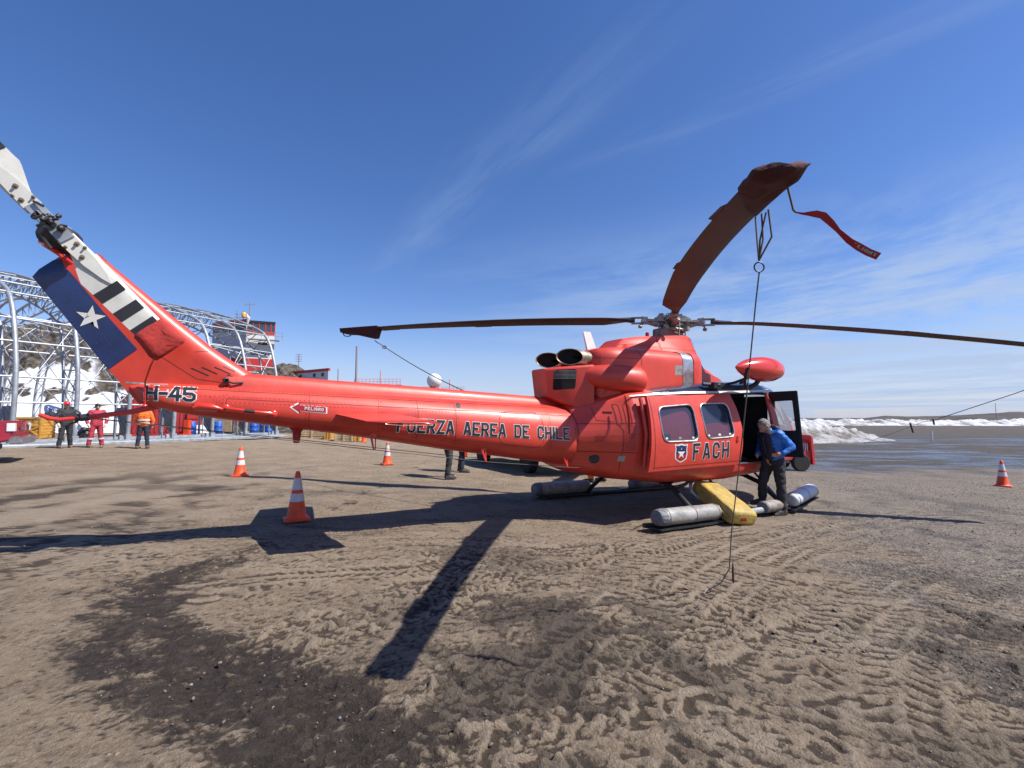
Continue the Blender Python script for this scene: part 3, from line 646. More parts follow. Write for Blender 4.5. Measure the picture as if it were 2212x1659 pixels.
def fus_side(x):          # half profile, keel to crown: list of (y, z) on the port side
    zk, zs, wl, wm, wh, zt, zc = [st(x, FUS, i) for i in range(1, 8)]
    p = [(wl * math.sin(t) ** .62, zs - (zs - zk) * math.cos(t) ** .62) for t in np.linspace(.02, math.pi / 2, 10)]
    for t in np.linspace(0, 1, 10)[1:]:
        b = 4 * t * (1 - t) * (wm - (wl + wh) / 2); p.append((wl + (wh - wl) * t ** 1.4 + b, zs + (zt - zs) * t))
    p += [(wh * math.cos(t) ** .6, zt + (zc - zt) * math.sin(t) ** .75) for t in np.linspace(0, math.pi / 2 - .02, 9)[1:]]
    return p
fx = sorted(set([round(q, 3) for q in np.arange(-2.72, 3.3, .1)] + [r[0] for r in FUS] + [.26, 1.27]))
mbF, mbG, mbW = MB(), MB(), MB()
rings = []
for x in fx:
    p = fus_side(x); rings.append([(x, y, z) for y, z in p] + [(x, -y, z) for y, z in reversed(p)])
nR = len(rings[0]); np_ = nR // 2
V_ = [q for r in rings for q in r]; FH, FR, FW = [], [], []
for i in range(len(rings) - 1):
    xm = (fx[i] + fx[i + 1]) / 2
    for kx in range(nR):
        f = (i * nR + kx, i * nR + (kx + 1) % nR, (i + 1) * nR + (kx + 1) % nR, (i + 1) * nR + kx)
        side = 'p' if kx < np_ else 's'; lev = kx if kx < np_ else nR - 2 - kx     # level: 0-8 belly, 9-17 side, 18+ roof
        if .26 < xm < 1.27 and 9 <= lev <= 17 and side == 's' and kx < nR - 1: continue          # the open doorway
        if .3 < xm < 1.2 and 14 <= lev <= 17 and side == 'p': continue                             # window of the far door
        if 2.1 < xm < 2.75 and lev >= 18: FW.append(f); continue
        if 1.45 < xm < 2.08 and 13 <= lev <= 17: FW.append(f); continue
        if -1.55 < xm < 2.1 and lev >= 18: FR.append(f); continue
        FH.append(f)
FH.append(tuple(range(nR)));
def sub(fs, name, m, parent):
    mb = MB(); mb.add(V_, fs); me = bpy.data.meshes.new(name); me.from_pydata(mb.v, [], mb.f); b = bmesh.new(); b.from_mesh(me)
    bmesh.ops.delete(b, geom=[v for v in b.verts if not v.link_faces], context='VERTS'); bmesh.ops.recalc_face_normals(b, faces=b.faces); b.to_mesh(me); b.free()
    return link(name, me, m, parent, 40)
fus = sub(FH, 'fuselage', 'red', heli); roof = sub(FR, 'cabin_roof', 'roof', heli); wsc = sub(FW, 'windscreen', 'clear', heli)
for a in (-.62, -.2, .2, .62):
    MB().tube([(2.1, a, 2.12 - abs(a) * .12), (2.42, a * .95, 1.89 - abs(a) * .12), (2.76, a * .85, 1.62 - abs(a) * .1)], .022, 6).build('windscreen_post', 'red', wsc)
for s in (-1, 1):
    MB().add([(1.62, s * .25, 2.372), (2.02, s * .25, 2.27), (2.02, s * .72, 2.20), (1.62, s * .78, 2.292)], [(0, 1, 2, 3)]).build('roof_window', 'green', heli, normals=False)
# black interior with seats
mb = MB(); 
for x0, x1, y0, y1, z0, z1 in ((-.6, 2.0, -1.06, 1.06, .82, .88), (-.62, -.56, -1.04, 1.04, .88, 2.0), (1.96, 2.0, -.85, .85, .9, 1.45), (1.38, 1.42, -1.0, .95, .88, 2.07), (1.38, 1.9, -.2, .2, 1.9, 2.2), (1.36, 2.2, .74, .78, .9, 1.62), (1.30, 2.3, -.7, .74, .92, .95), (.4, 1.2, .95, 1.0, .88, 1.5)):
    mb.box(((x0 + x1) / 2, (y0 + y1) / 2, (z0 + z1) / 2), (x1 - x0, y1 - y0, z1 - z0))
inte = mb.build('cabin_interior', 'interior', heli)
for x, y in ((1.15, .55), (1.15, -.05), (.35, .72), (-.2, .72)):
    MB().box((x, y, 1.16), (.42, .46, .09)).box((x + .20, y, 1.52), (.08, .44, .68)).box((x, y, 1.0), (.3, .36, .22)).box((x + .20, y, 1.92), (.07, .24, .14)).build('seat', 'seat', inte, bevel=.02)
MB().box((.62, -.72, .905), (.28, .22, .05)).box((.9, -.8, .91), (.2, .16, .06)).build('gear_bag', 'navy', inte, bevel=.02)
MB().tube([(.4, -.85, .90), (.6, -.8, .91), (.75, -.9, .90), (.9, -.75, .91), (.6, -.65, .91)], .022, 6).build('coiled_strap', 'ropelight', inte)
MB().box((.76, -1.17, .872), (1.0, .05, .012)).build('door_sill', 'steel', heli)
MB().tube([(1.29, -1.11, .95), (1.285, -1.19, 1.5), (1.275, -1.05, 2.13)], .026, 8).build('door_post', 'red', heli)
MB().box((.28, .55, 1.55), (.05, .03, 1.2)).build('cabin_pole', 'dark', inte)
# roof rails and strips
MB().add([(-2.0, -.965, 1.925), (-.9, -1.06, 2.012), (.3, -1.075, 2.075), (1.3, -1.055, 2.152), (1.3, -1.045, 2.185), (.3, -1.06, 2.115), (-.9, -1.045, 2.052), (-2.0, -.95, 1.94)], [(0, 1, 6, 7), (1, 2, 5, 6), (2, 3, 4, 5)]).build('door_rail', 'white', heli)
MB().tube([(-1.55, -.98, 1.985), (-.6, -1.0, 2.07), (.4, -1.0, 2.135), (1.5, -.97, 2.20)], .016, 6).build('roof_trim', 'steel', heli)
MB().add([(-.45, -1.03, 2.10), (-.36, -1.03, 2.105), (-.33, -.75, 2.24), (-.42, -.75, 2.235), (-.28, -1.09, 1.95), (-.33, -1.09, 1.95)], [(0, 1, 2, 3), (0, 1, 4, 5)]).build('roof_strap', 'float', heli)

# sliding door, pushed back along the hull
def door_pt(x, z, off=0.):
    zs, zt = st(x, FUS, 2), st(x, FUS, 6); wl, wm, wh = 1.195, 1.205, 1.06; t = (z - .84) / (2.03 - .84)
    return (x, -(wl + (wh - wl) * max(0, t) ** 1.4 + 4 * t * (1 - t) * (wm - (wl + wh) / 2) + .045 + off), z)
def door_edge(t): return [(-1.885 + .05 * t, .80 + 1.13 * t), (.215 - .03 * t + .32 * t * (1 - t), .862 + 1.19 * t)]
mb = MB(); ringsA = []
for t in np.linspace(0, 1, 15):
    (xa, za), (xb, zb) = door_edge(t); row = []
    for u in np.linspace(0, 1, 20):
        row.append((xa + (xb - xa) * u, za + (zb - za) * u))
    ringsA.append(row)
outer = [[door_pt(*p) for p in r] for r in ringsA]; inner = [[door_pt(*p, -.05) for p in r] for r in ringsA]
nv, nu = 15, 20; vs_ = [p for r in outer for p in r] + [p for r in inner for p in r]; o_ = nv * nu; fs = []
for j in range(nv - 1):
    for i in range(nu - 1):
        a = j * nu + i; fs += [(a, a + 1, a + nu + 1, a + nu), (o_ + a, o_ + a + nu, o_ + a + nu + 1, o_ + a + 1)]
for i in range(nu - 1): fs += [(i, o_ + i, o_ + i + 1, i + 1), ((nv - 1) * nu + i, (nv - 1) * nu + i + 1, o_ + (nv - 1) * nu + i + 1, o_ + (nv - 1) * nu + i)]
for j in range(nv - 1): fs += [(j * nu, (j + 1) * nu, o_ + (j + 1) * nu, o_ + j * nu), (j * nu + nu - 1, o_ + j * nu + nu - 1, o_ + (j + 1) * nu + nu - 1, (j + 1) * nu + nu - 1)]
door = mb.add(vs_, fs).build('sliding_door', 'red', heli, bevel=.0)
def rrect(P, r, n=5):        # rounded quadrilateral from corners TL TR BR BL
    P = [Vector(p) for p in P]; out = []
    for i in range(4):
        a, b, c_ = P[i - 1], P[i], P[(i + 1) % 4]; d0, d1 = (a - b).normalized(), (c_ - b).normalized()
        for k in range(n + 1):
            t = k / n; out.append(tuple(b + d0 * r * (1 - t) ** 2 + d1 * r * t ** 2))
    return out
WINS = ([(-1.665, 1.766), (-.88, 1.839), (-.838, 1.262), (-1.62, 1.246)], [(-.71, 1.853), (.008, 1.89), (.061, 1.329), (-.643, 1.290)])
cut = MB()
for P in WINS: cut.prism([(x, -1.6, z) for x, z in rrect(P, .13)], (0, .9, 0))
cut = cut.build('cutter', None, heli, 0); q = door.modifiers.new('b', 'BOOLEAN'); q.operation = 'DIFFERENCE'; q.object = cut; q.solver = 'EXACT'
dg = bpy.context.evaluated_depsgraph_get(); dg.update(); me_ = bpy.data.meshes.new_from_object(door.evaluated_get(dg)); door.modifiers.clear(); door.data = me_; bpy.data.objects.remove(cut)
me_.materials.clear(); me_.materials.append(M['red']); me_.polygons.foreach_set('material_index', [0] * len(me_.polygons))
TD = [tree_of(door)]
for P in WINS:
    cxp, czp = sum(p[0] for p in P) / 4, sum(p[1] for p in P) / 4; ring = rrect([(cxp + (x - cxp) * 1.03, czp + (z - czp) * 1.03) for x, z in P], .14, 6); n_ = len(ring)
    rows = [[door_pt(cxp + (x - cxp) * f, czp + (z - czp) * f, -.026) for x, z in ring] for f in (1, .66, .33)]
    MB().add([p for r in rows for p in r] + [door_pt(cxp, czp, -.026)], [(r * n_ + i, r * n_ + (i + 1) % n_, (r + 1) * n_ + (i + 1) % n_, (r + 1) * n_ + i) for r in (0, 1) for i in range(n_)] + [(2 * n_ + i, 2 * n_ + (i + 1) % n_, 3 * n_) for i in range(n_)]).build('window', 'pane', door, 180)
    ring = rrect(P, .13, 6); MB().tube([door_pt(x, z, .004) for x, z in ring + ring[:2]], .012, 6).build('window_frame', 'steel', door)
    ring = rrect([(cxp + (x - cxp) * .955, czp + (z - czp) * .955) for x, z in P], .12, 6); MB().tube([door_pt(x, z, -.016) for x, z in ring + ring[:2]], .011, 6).build('window_seal', 'dark', door)
    bl, br = Vector(P[3]), Vector(P[2])
    for t in (.13, .5, .88):
        q = bl.lerp(br, t) + Vector((0, .05)); o_ = [(q.x + .026 * math.cos(a) * (1 if t != .5 else 1.4), q.y + .018 * math.sin(a)) for a in np.linspace(0, 6.28, 9)[:-1]]
        MB().add([door_pt(x, z, -.023) for x, z in o_], [tuple(range(8))]).build('window_sticker', 'white' if t != .5 or P is WINS[1] else 'float', door, 0)
lettering('door_lettering', 'FACH', (-.945, .960), (-.118, .985), (-.002, .262), TD, door, wid=.56, gap=.46, sw=.165, extra=.036)
cx, cz = -1.232, 1.075
sh = [(-.13, .125), (-.075, .115), (0, .13), (.075, .115), (.13, .125), (.115, .06), (.125, -.02), (.11, -.085), (.055, -.115), (0, -.135), (-.055, -.115), (-.11, -.085), (-.125, -.02), (-.115, .06)]
decal('emblem', [[(cx + x * 1.10, cz + z * 1.10) for x, z in sh]], TD, .002, 'white', door)
decal('emblem_field', [[(cx + x * .94, cz + z * .94) for x, z in sh if z > -.03] ], TD, .004, 'blue', door)
decal('emblem_base', [[(cx + x * .94, cz + z * .94) for x, z in [(.122, -.022), (.11, -.085), (.055, -.115), (0, -.135), (-.055, -.115), (-.11, -.085), (-.122, -.022)]]], TD, .0042, 'signred', door)
decal('emblem_star', [star2(cx, cz - .005, .088)], TD, .0062, 'white', door)
mb = MB(); ded = [q for r in ([door_edge(t)[0] for t in np.linspace(0, 1, 9)],) for q in r]
decal('door_seam', seg2([(-1.78, .84), (-1.80, 1.90)], .012) + seg2([(-1.79, .862), (.2, .925)], .008), TD, .003, 'line', door)
MB().tube([(.14, -1.245, 1.21), (.115, -1.30, 1.26), (.12, -1.30, 1.32), (.15, -1.25, 1.36)], .012, 6).build('door_handle', 'red2', door)

MB().add([(x, -(np.interp(z, [1.2, 1.6, 2.0], [1.196, 1.185, 1.09]) + .012), z) for x, z in [(-.75, 1.24), (.10, 1.26), (.10, 1.60), (.06, 1.94), (-.76, 1.90), (-.76, 1.58)]], [(0, 1, 2, 5), (5, 2, 3, 4)]).build('cabin_liner', 'seat', heli, normals=False)  # cabin gloom behind the forward window painted as a dark sheet on the hull
for x, z, w, h_ in ((-1.05, 1.34, .22, .20), (-1.45, 1.30, .16, .12)): MB().box((x, -1.188, z), (w, .012, h_)).build('seat_back', 'interior', heli, bevel=.004)
# hinged door panel swung out beside the doorway
PX = 1.45
def pp(y, z, dx=0): return (PX + dx + (abs(y) - 1) * .10, y, z)
hole = [(-1.095, 1.975), (-1.415, 1.99), (-1.47, 1.446), (-1.285, 1.436), (-1.13, 1.44)]
out_ = [(-1.0, 2.155), (-1.49, 2.165), (-1.585, .975), (-1.04, .955)]
hol4 = [(-1.095, 1.975), (-1.415, 1.99), (-1.468, 1.446), (-1.13, 1.436)]
mb = MB(); vs_ = [pp(*p) for p in out_] + [pp(*p) for p in hol4] + [pp(*p, .05) for p in out_] + [pp(*p, .05) for p in hol4]; fs = []
for i in range(4):
    j = (i + 1) % 4; fs += [(i, j, 4 + j, 4 + i), (8 + i, 12 + i, 12 + j, 8 + j), (i, 8 + i, 8 + j, j), (4 + i, 4 + j, 12 + j, 12 + i)]
pan = mb.add(vs_, fs).build('hinged_door', 'interior', heli, bevel=.008)
pan['label'] = 'black hinged door panel swung out'
MB().add([pp(*p, .025) for p in hol4], [(0, 1, 2, 3)]).build('door_window', 'clear', pan, normals=False)

# tail boom
BOOM = [(-8.22, 1.62, 1.80, .05), (-8.12, 1.58, 1.82, .13), (-7.95, 1.555, 1.84, .185), (-7.6, 1.495, 1.845, .215), (-7.0, 1.415, 1.85, .265), (-6.2, 1.315, 1.85, .335), (-5.4, 1.20, 1.835, .40), (-4.6, 1.08, 1.82, .455), (-3.6, .95, 1.80, .525), (-2.70, .83, 1.775, .572)]
def boom_ring(x, n=36):
    zb, zt, w = [st(x, BOOM, i) for i in (1, 2, 3)]; zc, rz = (zb + zt) / 2, (zt - zb) / 2; out = []
    for k in range(n):
        a = 2 * math.pi * k / n; ca, sa = math.cos(a), math.sin(a); e = 2 / 2.5
        zq = zc + rz * math.copysign(abs(sa) ** e, sa); out.append((x + max(0, 1.84 - zq) * .62 * max(0, min(1, (-7.75 - x) / .45)), w * math.copysign(abs(ca) ** e, ca) * (1 - .10 * sa), zq))
    return out
boom = MB().loft([boom_ring(x) for x in np.linspace(-8.22, -2.70, 70)]).build('tail_boom', 'red', heli, 60)
def cover_ring(x):
    zt = np.interp(x, [-7.15, -6.2, -5.1, -4.4, -3.0, -2.6], [2.0, 1.975, 1.955, 1.935, 1.895, 1.845]); zb = st(x, BOOM, 2) - .06; w = .125
    return [(x, w * 1.25, zb), (x, w * 1.12, zb + .06), (x, w, zt - .07), (x, w * .7, zt - .02), (x, w * .3, zt), (x, -w * .3, zt), (x, -w * .7, zt - .02), (x, -w, zt - .07), (x, -w * 1.12, zb + .06), (x, -w * 1.25, zb)]
MB().loft([cover_ring(x) for x in np.linspace(-7.3, -2.55, 30)]).build('drive_shaft_cover', 'red', boom, 80)
TB = [tree_of(boom)]
lettering('boom_lettering', 'FUERZA AEREA DE CHILE', (-5.405, 1.340), (-2.847, 1.240), (-.0, .183), TB, boom, wid=.56, gap=.34, sw=.165, extra=.036)
lettering('tail_number', 'H-45', (-8.030, 1.650), (-7.600, 1.646), (-.004, .153), TB, boom, wid=.66, gap=.26, sw=.19, extra=.06)
ar = [(-6.665, 1.618), (-6.572, 1.677), (-6.571, 1.647), (-6.257, 1.631), (-6.253, 1.551), (-6.567, 1.572), (-6.566, 1.543)]
ac = Vector((-6.44, 1.61)); sm_ = [tuple(ac + (Vector(p) - ac) * .90) for p in ar]; sm_ = [(p[0] + .004, 1.61 + (p[1] - 1.61) * .93) for p in sm_]
decal('danger_arrow', [[ar[0], ar[1], ar[6]], [ar[2], ar[3], ar[4], ar[5]]], TB, .002, 'white', boom)
decal('arrow_face', [[sm_[0], sm_[1], sm_[6]], [(sm_[2][0] - .012, sm_[2][1]), sm_[3], sm_[4], (sm_[5][0] - .012, sm_[5][1])]], TB, .0045, 'signred', boom)
for lp in text_polys('PELIGRO', (-6.50, 1.590), (-6.30, 1.578), (0, .036), sw=.18, wid=.5, gap=.45, letters=True): decal('arrow_letter', lp, TB, .007, 'white', boom, .02)
# seams and rivet rows on the boom and hull
def seamz(f0, f1, x0=-8.0, x1=-2.74): return [(x, np.interp(x, [-8, -2.7], [f0, f1])) for x in np.linspace(x0, x1, 26)]
ln = []
for q in (seamz(1.79, 1.715), seamz(1.705, 1.60, -7.3)): ln += seg2(q, .007)
for x in (-7.30, -6.45, -5.65, -5.15, -4.63, -3.15): zb, zt = st(x, BOOM, 1), st(x, BOOM, 2); ln += seg2([(x, zb + .05), (x, zt - .05)], .007)
hp = rrect([(-3.99, 1.64), (-3.295, 1.64), (-3.275, 1.118), (-4.0, 1.18)], .16, 6); ln += seg2(hp + hp[:1], .009)
decal('panel_seam', ln, TB, .0016, 'line', boom, .05)
def rivets(pts, step, r):
    out = []
    for (x0, z0), (x1, z1) in zip(pts[:-1], pts[1:]):
        n = max(1, int(math.hypot(x1 - x0, z1 - z0) / step))
        for i in range(n):
            x, z = x0 + (x1 - x0) * i / n, z0 + (z1 - z0) * i / n; out.append([(x - r, z - r), (x + r, z - r), (x + r, z + r), (x - r, z + r)])
    return out
rv = []
for q in (seamz(1.81, 1.745), seamz(1.72, 1.65), seamz(1.56, 1.08, -7.8), seamz(1.66, 1.585, -7.3)): rv += rivets([q[0], q[-1]], .045, .0062)
for x in (-7.33, -6.48, -5.62, -5.18, -4.66, -4.60, -3.18): zb, zt = st(x, BOOM, 1), st(x, BOOM, 2); rv += rivets([(x, zb + .06), (x, zt - .08)], .04, .0062)
for j in range(5): rv += rivets([(-5.0 + .01 * j, 1.735 - .018 * j), (-4.25, 1.71 - .018 * j)], .045, .005)
for j in range(5): rv += rivets([(-7.45 + .03 * j, 1.70 - .035 * j), (-7.30 + .05 * j, 1.64 - .035 * j)], .03, .005)
decal('rivet_row', rv, TB, .0022, 'rivet', boom, 1.)['kind'] = 'stuff'
cxz = (-4.57, 1.70); decal('boom_port', [[(cxz[0] + .035 * math.cos(a), cxz[1] + .035 * math.sin(a)) for a in np.linspace(0, 6.28, 13)[:-1]]], TB, .005, 'dark', boom)
decal('tail_end_panel', [[(-8.12, 1.70), (-7.85, 1.58), (-7.845, 1.815), (-8.08, 1.825)]], TB, .0012, 'redpanel', boom)
decal('access_panel', [[(-3.98, 1.60), (-3.30, 1.61), (-3.29, 1.15), (-3.98, 1.21)]], TB, .0010, 'redpanel', boom)
decal('skin_patch', [[(-5.62, 1.66), (-5.17, 1.65), (-5.17, 1.30), (-5.62, 1.36)]], TB, .0009, 'redfaded', boom)
decal('skin_patch', [[(-7.28, 1.72), (-6.47, 1.72), (-6.47, 1.60), (-7.28, 1.63)]], TB, .0009, 'redpanel', boom)
# fittings along the boom
mb = MB().tube([(-7.60, -.235, 1.575), (-7.55, -.25, 1.60), (-7.42, -.262, 1.595), (-7.30, -.25, 1.565)], [.028, .036, .034, .008], 10); mb.box((-7.49, -.215, 1.59), (.22, .03, .10)); mb.build('tail_light_housing', 'red2', boom, bevel=.004)
MB().tube([(-7.30, -.24, 1.585), (-7.30, -.30, 1.585), (-7.27, -.315, 1.580), (-6.86, -.34, 1.535), (-6.83, -.33, 1.533), (-6.83, -.27, 1.533)], .018, 10).ell((-7.30, -.25, 1.585), (.045, .02, .045)).ell((-6.83, -.29, 1.533), (.045, .02, .045)).build('grab_bar', 'red2', boom)
MB().tube([(-7.12, -.325, 1.563), (-7.02, -.331, 1.552)], .0195, 10).build('grip_tape', 'black', boom)
for x, z in ((-5.72, 1.29), (-4.21, 1.11), (-2.86, 1.00)):
    w = .30 + .0 * x; w = st(x, BOOM, 3) * .80
    MB().tube([(x, -w, z), (x + .03 * (1 if x < -5 else 1.5), -w - .05, z - .17)], [.016, .011], 6).tube([(x + .06, -w, z - .02), (x + .05, -w - .05, z - .17)], .008, 6).box((x + .03, -w + .01, z), (.08, .03, .05)).build('line_guide', 'red2', boom)
MB().lathe([(.10, 0), (.055, -.05), (.045, -.07), (.05, -.075), (.036, -.19), (.0, -.195)], (-6.55, -.06, 1.38), (0, 0, 1), 16).build('belly_beacon', 'signred', boom)
MB().tube([(-7.9, 0, 1.60), (-8.15, 0, 1.524), (-8.40, 0, 1.478), (-8.56, 0, 1.45)], [.034, .030, .026, .024], 10).tube([(-8.56, 0, 1.45), (-8.73, 0, 1.428), (-8.80, 0, 1.438), (-8.88, 0, 1.475)], [.02, .02, .021, .019], 10).build('tail_skid', 'red2', heli)
MB().tube([(-8.60, .0, 1.455), (-8.56, 0.0, 1.45), (-8.50, 0, 1.462)], .036, 8).tube([(-8.56, -.03, 1.45), (-8.57, -.035, 1.50), (-8.60, -.03, 1.53)], .010, 6).tube([(-8.56, .03, 1.44), (-8.62, .02, 1.40), (-8.70, .01, 1.36)], .008, 6).build('skid_lashing', 'dark', heli)

# fin
def fin_sec(s):
    S = [0, .12, .25, .93, 1]
    LE = Vector((np.interp(s, S, [-6.98, -7.42, -7.80, -8.40, -8.52]), np.interp(s, S, [1.95, 2.225, 2.53, 3.04, 3.145])))
    TE = Vector((np.interp(s, S, [-8.10, -8.24, -8.377, -9.034, -8.835]), np.interp(s, S, [1.60, 1.78, 1.956, 2.854, 3.078]))); return LE, TE
def fin_t(u, s): return (.115 - .035 * s) * (math.sqrt(max(0, 1 - (1 - min(u, .18) / .18) ** 2)) if u < .18 else 1 - .86 * (u - .18) / .82)
def fin_ring(s, u0, u1, extra=0., n=14):
    LE, TE = fin_sec(s); us = [u0 + (u1 - u0) * (k / n) ** (1.6 if u0 == 0 else 1) for k in range(n + 1)]
    a = [(LE + (TE - LE) * u, fin_t(u, s) + extra) for u in us]
    return [(p.x, -t, p.y) for p, t in a] + [(p.x, t, p.y) for p, t in reversed(a)]
fin = MB().loft([fin_ring(s, 0, 1.0 if s < .24 else 1.0) for s in np.linspace(0, 1, 22)]).build('tail_fin', 'red', heli, 50)
rud = MB().loft([fin_ring(s, np.interp(s, [.25, .6, .93, 1], [.60, .59, .55, .93]), 1.004, .006, 6) for s in np.linspace(.252, .985, 22)]).build('fin_panel', 'blue', fin, 40)
MB().loft([[(-8.46, -.05, 3.09), (-8.46, .05, 3.09), (-8.80, .03, 3.05), (-8.80, -.03, 3.05)], [(-8.52, -.05, 3.15), (-8.52, .05, 3.15), (-8.785, .03, 3.168), (-8.785, -.03, 3.168)]]).build('fin_cap', 'red2', fin, bevel=.01)
TF = [tree_of(rud)]
decal('fin_star', [star2(-8.548, 2.478, .128, R(-4))], TF, .003, 'white', fin)
rv = []
for sfrac in (.30, .42, .54, .66, .78, .90):
    LE, TE = fin_sec(sfrac); u0 = np.interp(sfrac, [.25, .6, .93, 1], [.60, .59, .55, .93]); a, b = LE.lerp(TE, u0 + .02), LE.lerp(TE, .97); rv += rivets([tuple(a), tuple(b)], .04, .006)
for uu in (.03, .5, .93):
    pts = []
    for s in np.linspace(.28, .97, 8):
        LE, TE = fin_sec(s); u0 = np.interp(s, [.25, .6, .93, 1], [.60, .59, .55, .93]); pts.append(tuple(LE.lerp(TE, u0 + (1 - u0) * uu)))
    rv += rivets(pts, .035, .006)
M['rivetblue'] = mat('rivet_navy', (.03, .05, .15), .3)
rv = [q for q in rv if math.hypot(q[0][0] + 8.548, q[0][1] - 2.478) > .15]
decal('rivet_row', rv, TF, .002, 'rivetblue', fin, 1.)['kind'] = 'stuff'
TFF = [tree_of(fin), TB[0]]
for x, z, L in ((-7.66, 2.02, .17), (-7.56, 2.035, .15), (-7.44, 2.045, .16), (-7.36, 2.06, .12), (-7.31, 1.965, .08), (-7.33, 1.935, .10), (-7.17, 1.955, .13), (-7.19, 1.92, .14)): decal('cooling_slot', seg2([(x, z), (x + L, z - L * .45)], .011), TFF, .002, 'black', fin, .04)
decal('fin_seam', seg2([(-8.28, 1.83), (-7.86, 1.82), (-7.83, 1.70), (-7.84, 1.57)], .018), TFF, .002, 'grey', fin, .05)
decal('fin_seam', seg2([(-7.93, 2.12), (-7.60, 1.90), (-7.30, 1.87), (-7.15, 1.87)], .006) + seg2([(-7.63, 2.20), (-7.40, 2.24)], .006), TFF, .0015, 'line', fin, .05)
MB().lathe([(.0, 0), (.028, 0), (.03, .05), (.018, .055), (.018, .02), (0, .02)], (-7.33, -.13, 1.90), (.3, -1, 0), 14).tube([(-7.30, -.15, 1.885), (-7.25, -.17, 1.87), (-7.15, -.15, 1.885)], .012, 6).build('fin_socket', 'dark', fin)

# stabilisers, both sides
for s in (-1, 1):
    rs = []
    for y in np.linspace(.20, 1.42, 10):
        f = (y - .2) / 1.22; x1, x0 = -5.33 + .07 * f, -6.17 + .13 * f; zc = np.interp(f, [0, 1], [1.545, 1.475]); th = .055 - .018 * f
        us = [0, .02, .07, .18, .4, .7, 1]; up = [(x1 + (x0 - x1) * u, zc + th * (math.sqrt(u / .18) if u < .18 else 1 - (u - .18) / .9) * .55 + .01) for u in us]
        lo_ = [(x1 + (x0 - x1) * u, zc - th * (math.sqrt(u / .18) if u < .18 else 1 - (u - .18) / .9) * .9 + .01) for u in us]
        rs.append([(a, s * y, b) for a, b in up] + [(a, s * y, b) for a, b in reversed(lo_[1:])])
    stb = MB().loft(rs).build('stabiliser', 'red', heli, 40)
    ov = [(-5.58 + .26 * math.cos(a), s * 1.424, 1.462 + .017 * math.sin(a)) for a in np.linspace(0, 6.28, 22)[:-1]]
    MB().tube(ov + ov[:1], .003, 6).build('tip_rib', 'redfaded', stb)

# engine housing
def rbox_ring(x, y0, y1, z0, z1, r=.16, n=6):
    out = []
    for cy, cz, a0 in ((y1 - r, z1 - r, 0), (y0 + r, z1 - r, 90), (y0 + r, z0 + r * .3, 180), (y1 - r, z0 + r * .3, 270)):
        rr = r if a0 < 180 else r * .3
        for k in range(n + 1): a = R(a0 + 90 * k / n); out.append((x, (cy if a0 < 180 else (y1 - rr if a0 == 270 else y0 + rr)) + rr * math.cos(a), cz + rr * math.sin(a)))
    return out
cowl = MB()
eng = []
for x, w, z1, z0, r in ((-2.36, .46, 2.66, 2.0, .15), (-2.26, .62, 2.70, 1.86, .18), (-2.0, .74, 2.73, 1.86, .2), (-1.6, .80, 2.74, 1.90, .2), (-1.0, .82, 2.745, 1.98, .2), (-.42, .82, 2.76, 2.08, .2), (-.20, .80, 2.75, 2.10, .19), (-.17, .76, 2.70, 2.12, .17)):
    eng.append(rbox_ring(x, -w, w, z0, z1, r))
ecow = MB().loft(eng).build('engine_cowling', 'red', heli, 50)
bandr = [rbox_ring(x, -.826, .826, 2.06, 2.766, .205) for x in (-.66, -.40)]
MB().loft(bandr, cap=False).build('intake_band', 'steel', ecow, 50)
MB().loft([rbox_ring(x, -w, w, 2.05, z1, .19) for x, w, z1 in ((-.40, .835, 2.772), (-.22, .83, 2.772), (-.16, .80, 2.74))]).build('intake_fairing', 'red', ecow, 50)
for s in (-1, 1):
    MB().tube([(-2.50, s * .42, 2.26), (-2.36, s * .56, 2.24), (-2.15, s * .66, 2.225), (-1.95, s * .715, 2.21), (-1.72, s * .75, 2.20), (-1.655, s * .75, 2.195), (-1.625, s * .75, 2.195), (-1.612, s * .75, 2.195)], [.10, .17, .205, .215, .217, .215, .208, .198], 20, (1, 1)).build('air_scoop', 'red', heli, 50)
# rear oil cooler housing
rear = []
for x, w, z1, z0 in ((-3.02, .20, 2.34, 1.90), (-2.86, .36, 2.36, 1.80), (-2.62, .50, 2.39, 1.72), (-2.40, .60, 2.42, 1.72)): rear.append([(q[0] - .16 * (q[2] - 2.1) * (1 if x < -2.5 else 0), q[1], q[2]) for q in rbox_ring(x, -w, w, z0, z1, .05)])
ocl = MB().loft(rear).build('cooler_housing', 'red', heli, 40)
TO = [tree_of(ocl)]
vent = decal('cooler_vent', [rrect([(-2.955, 2.315), (-2.665, 2.335), (-2.665, 2.03), (-2.945, 2.00)], .035)], TO, .004, 'soot', ocl)
for i in range(7): z = 2.185 + i * .02; decal('vent_slat', seg2([(-2.95, z - .002), (-2.67, z + .004)], .007), TO, .010, 'grey', vent)
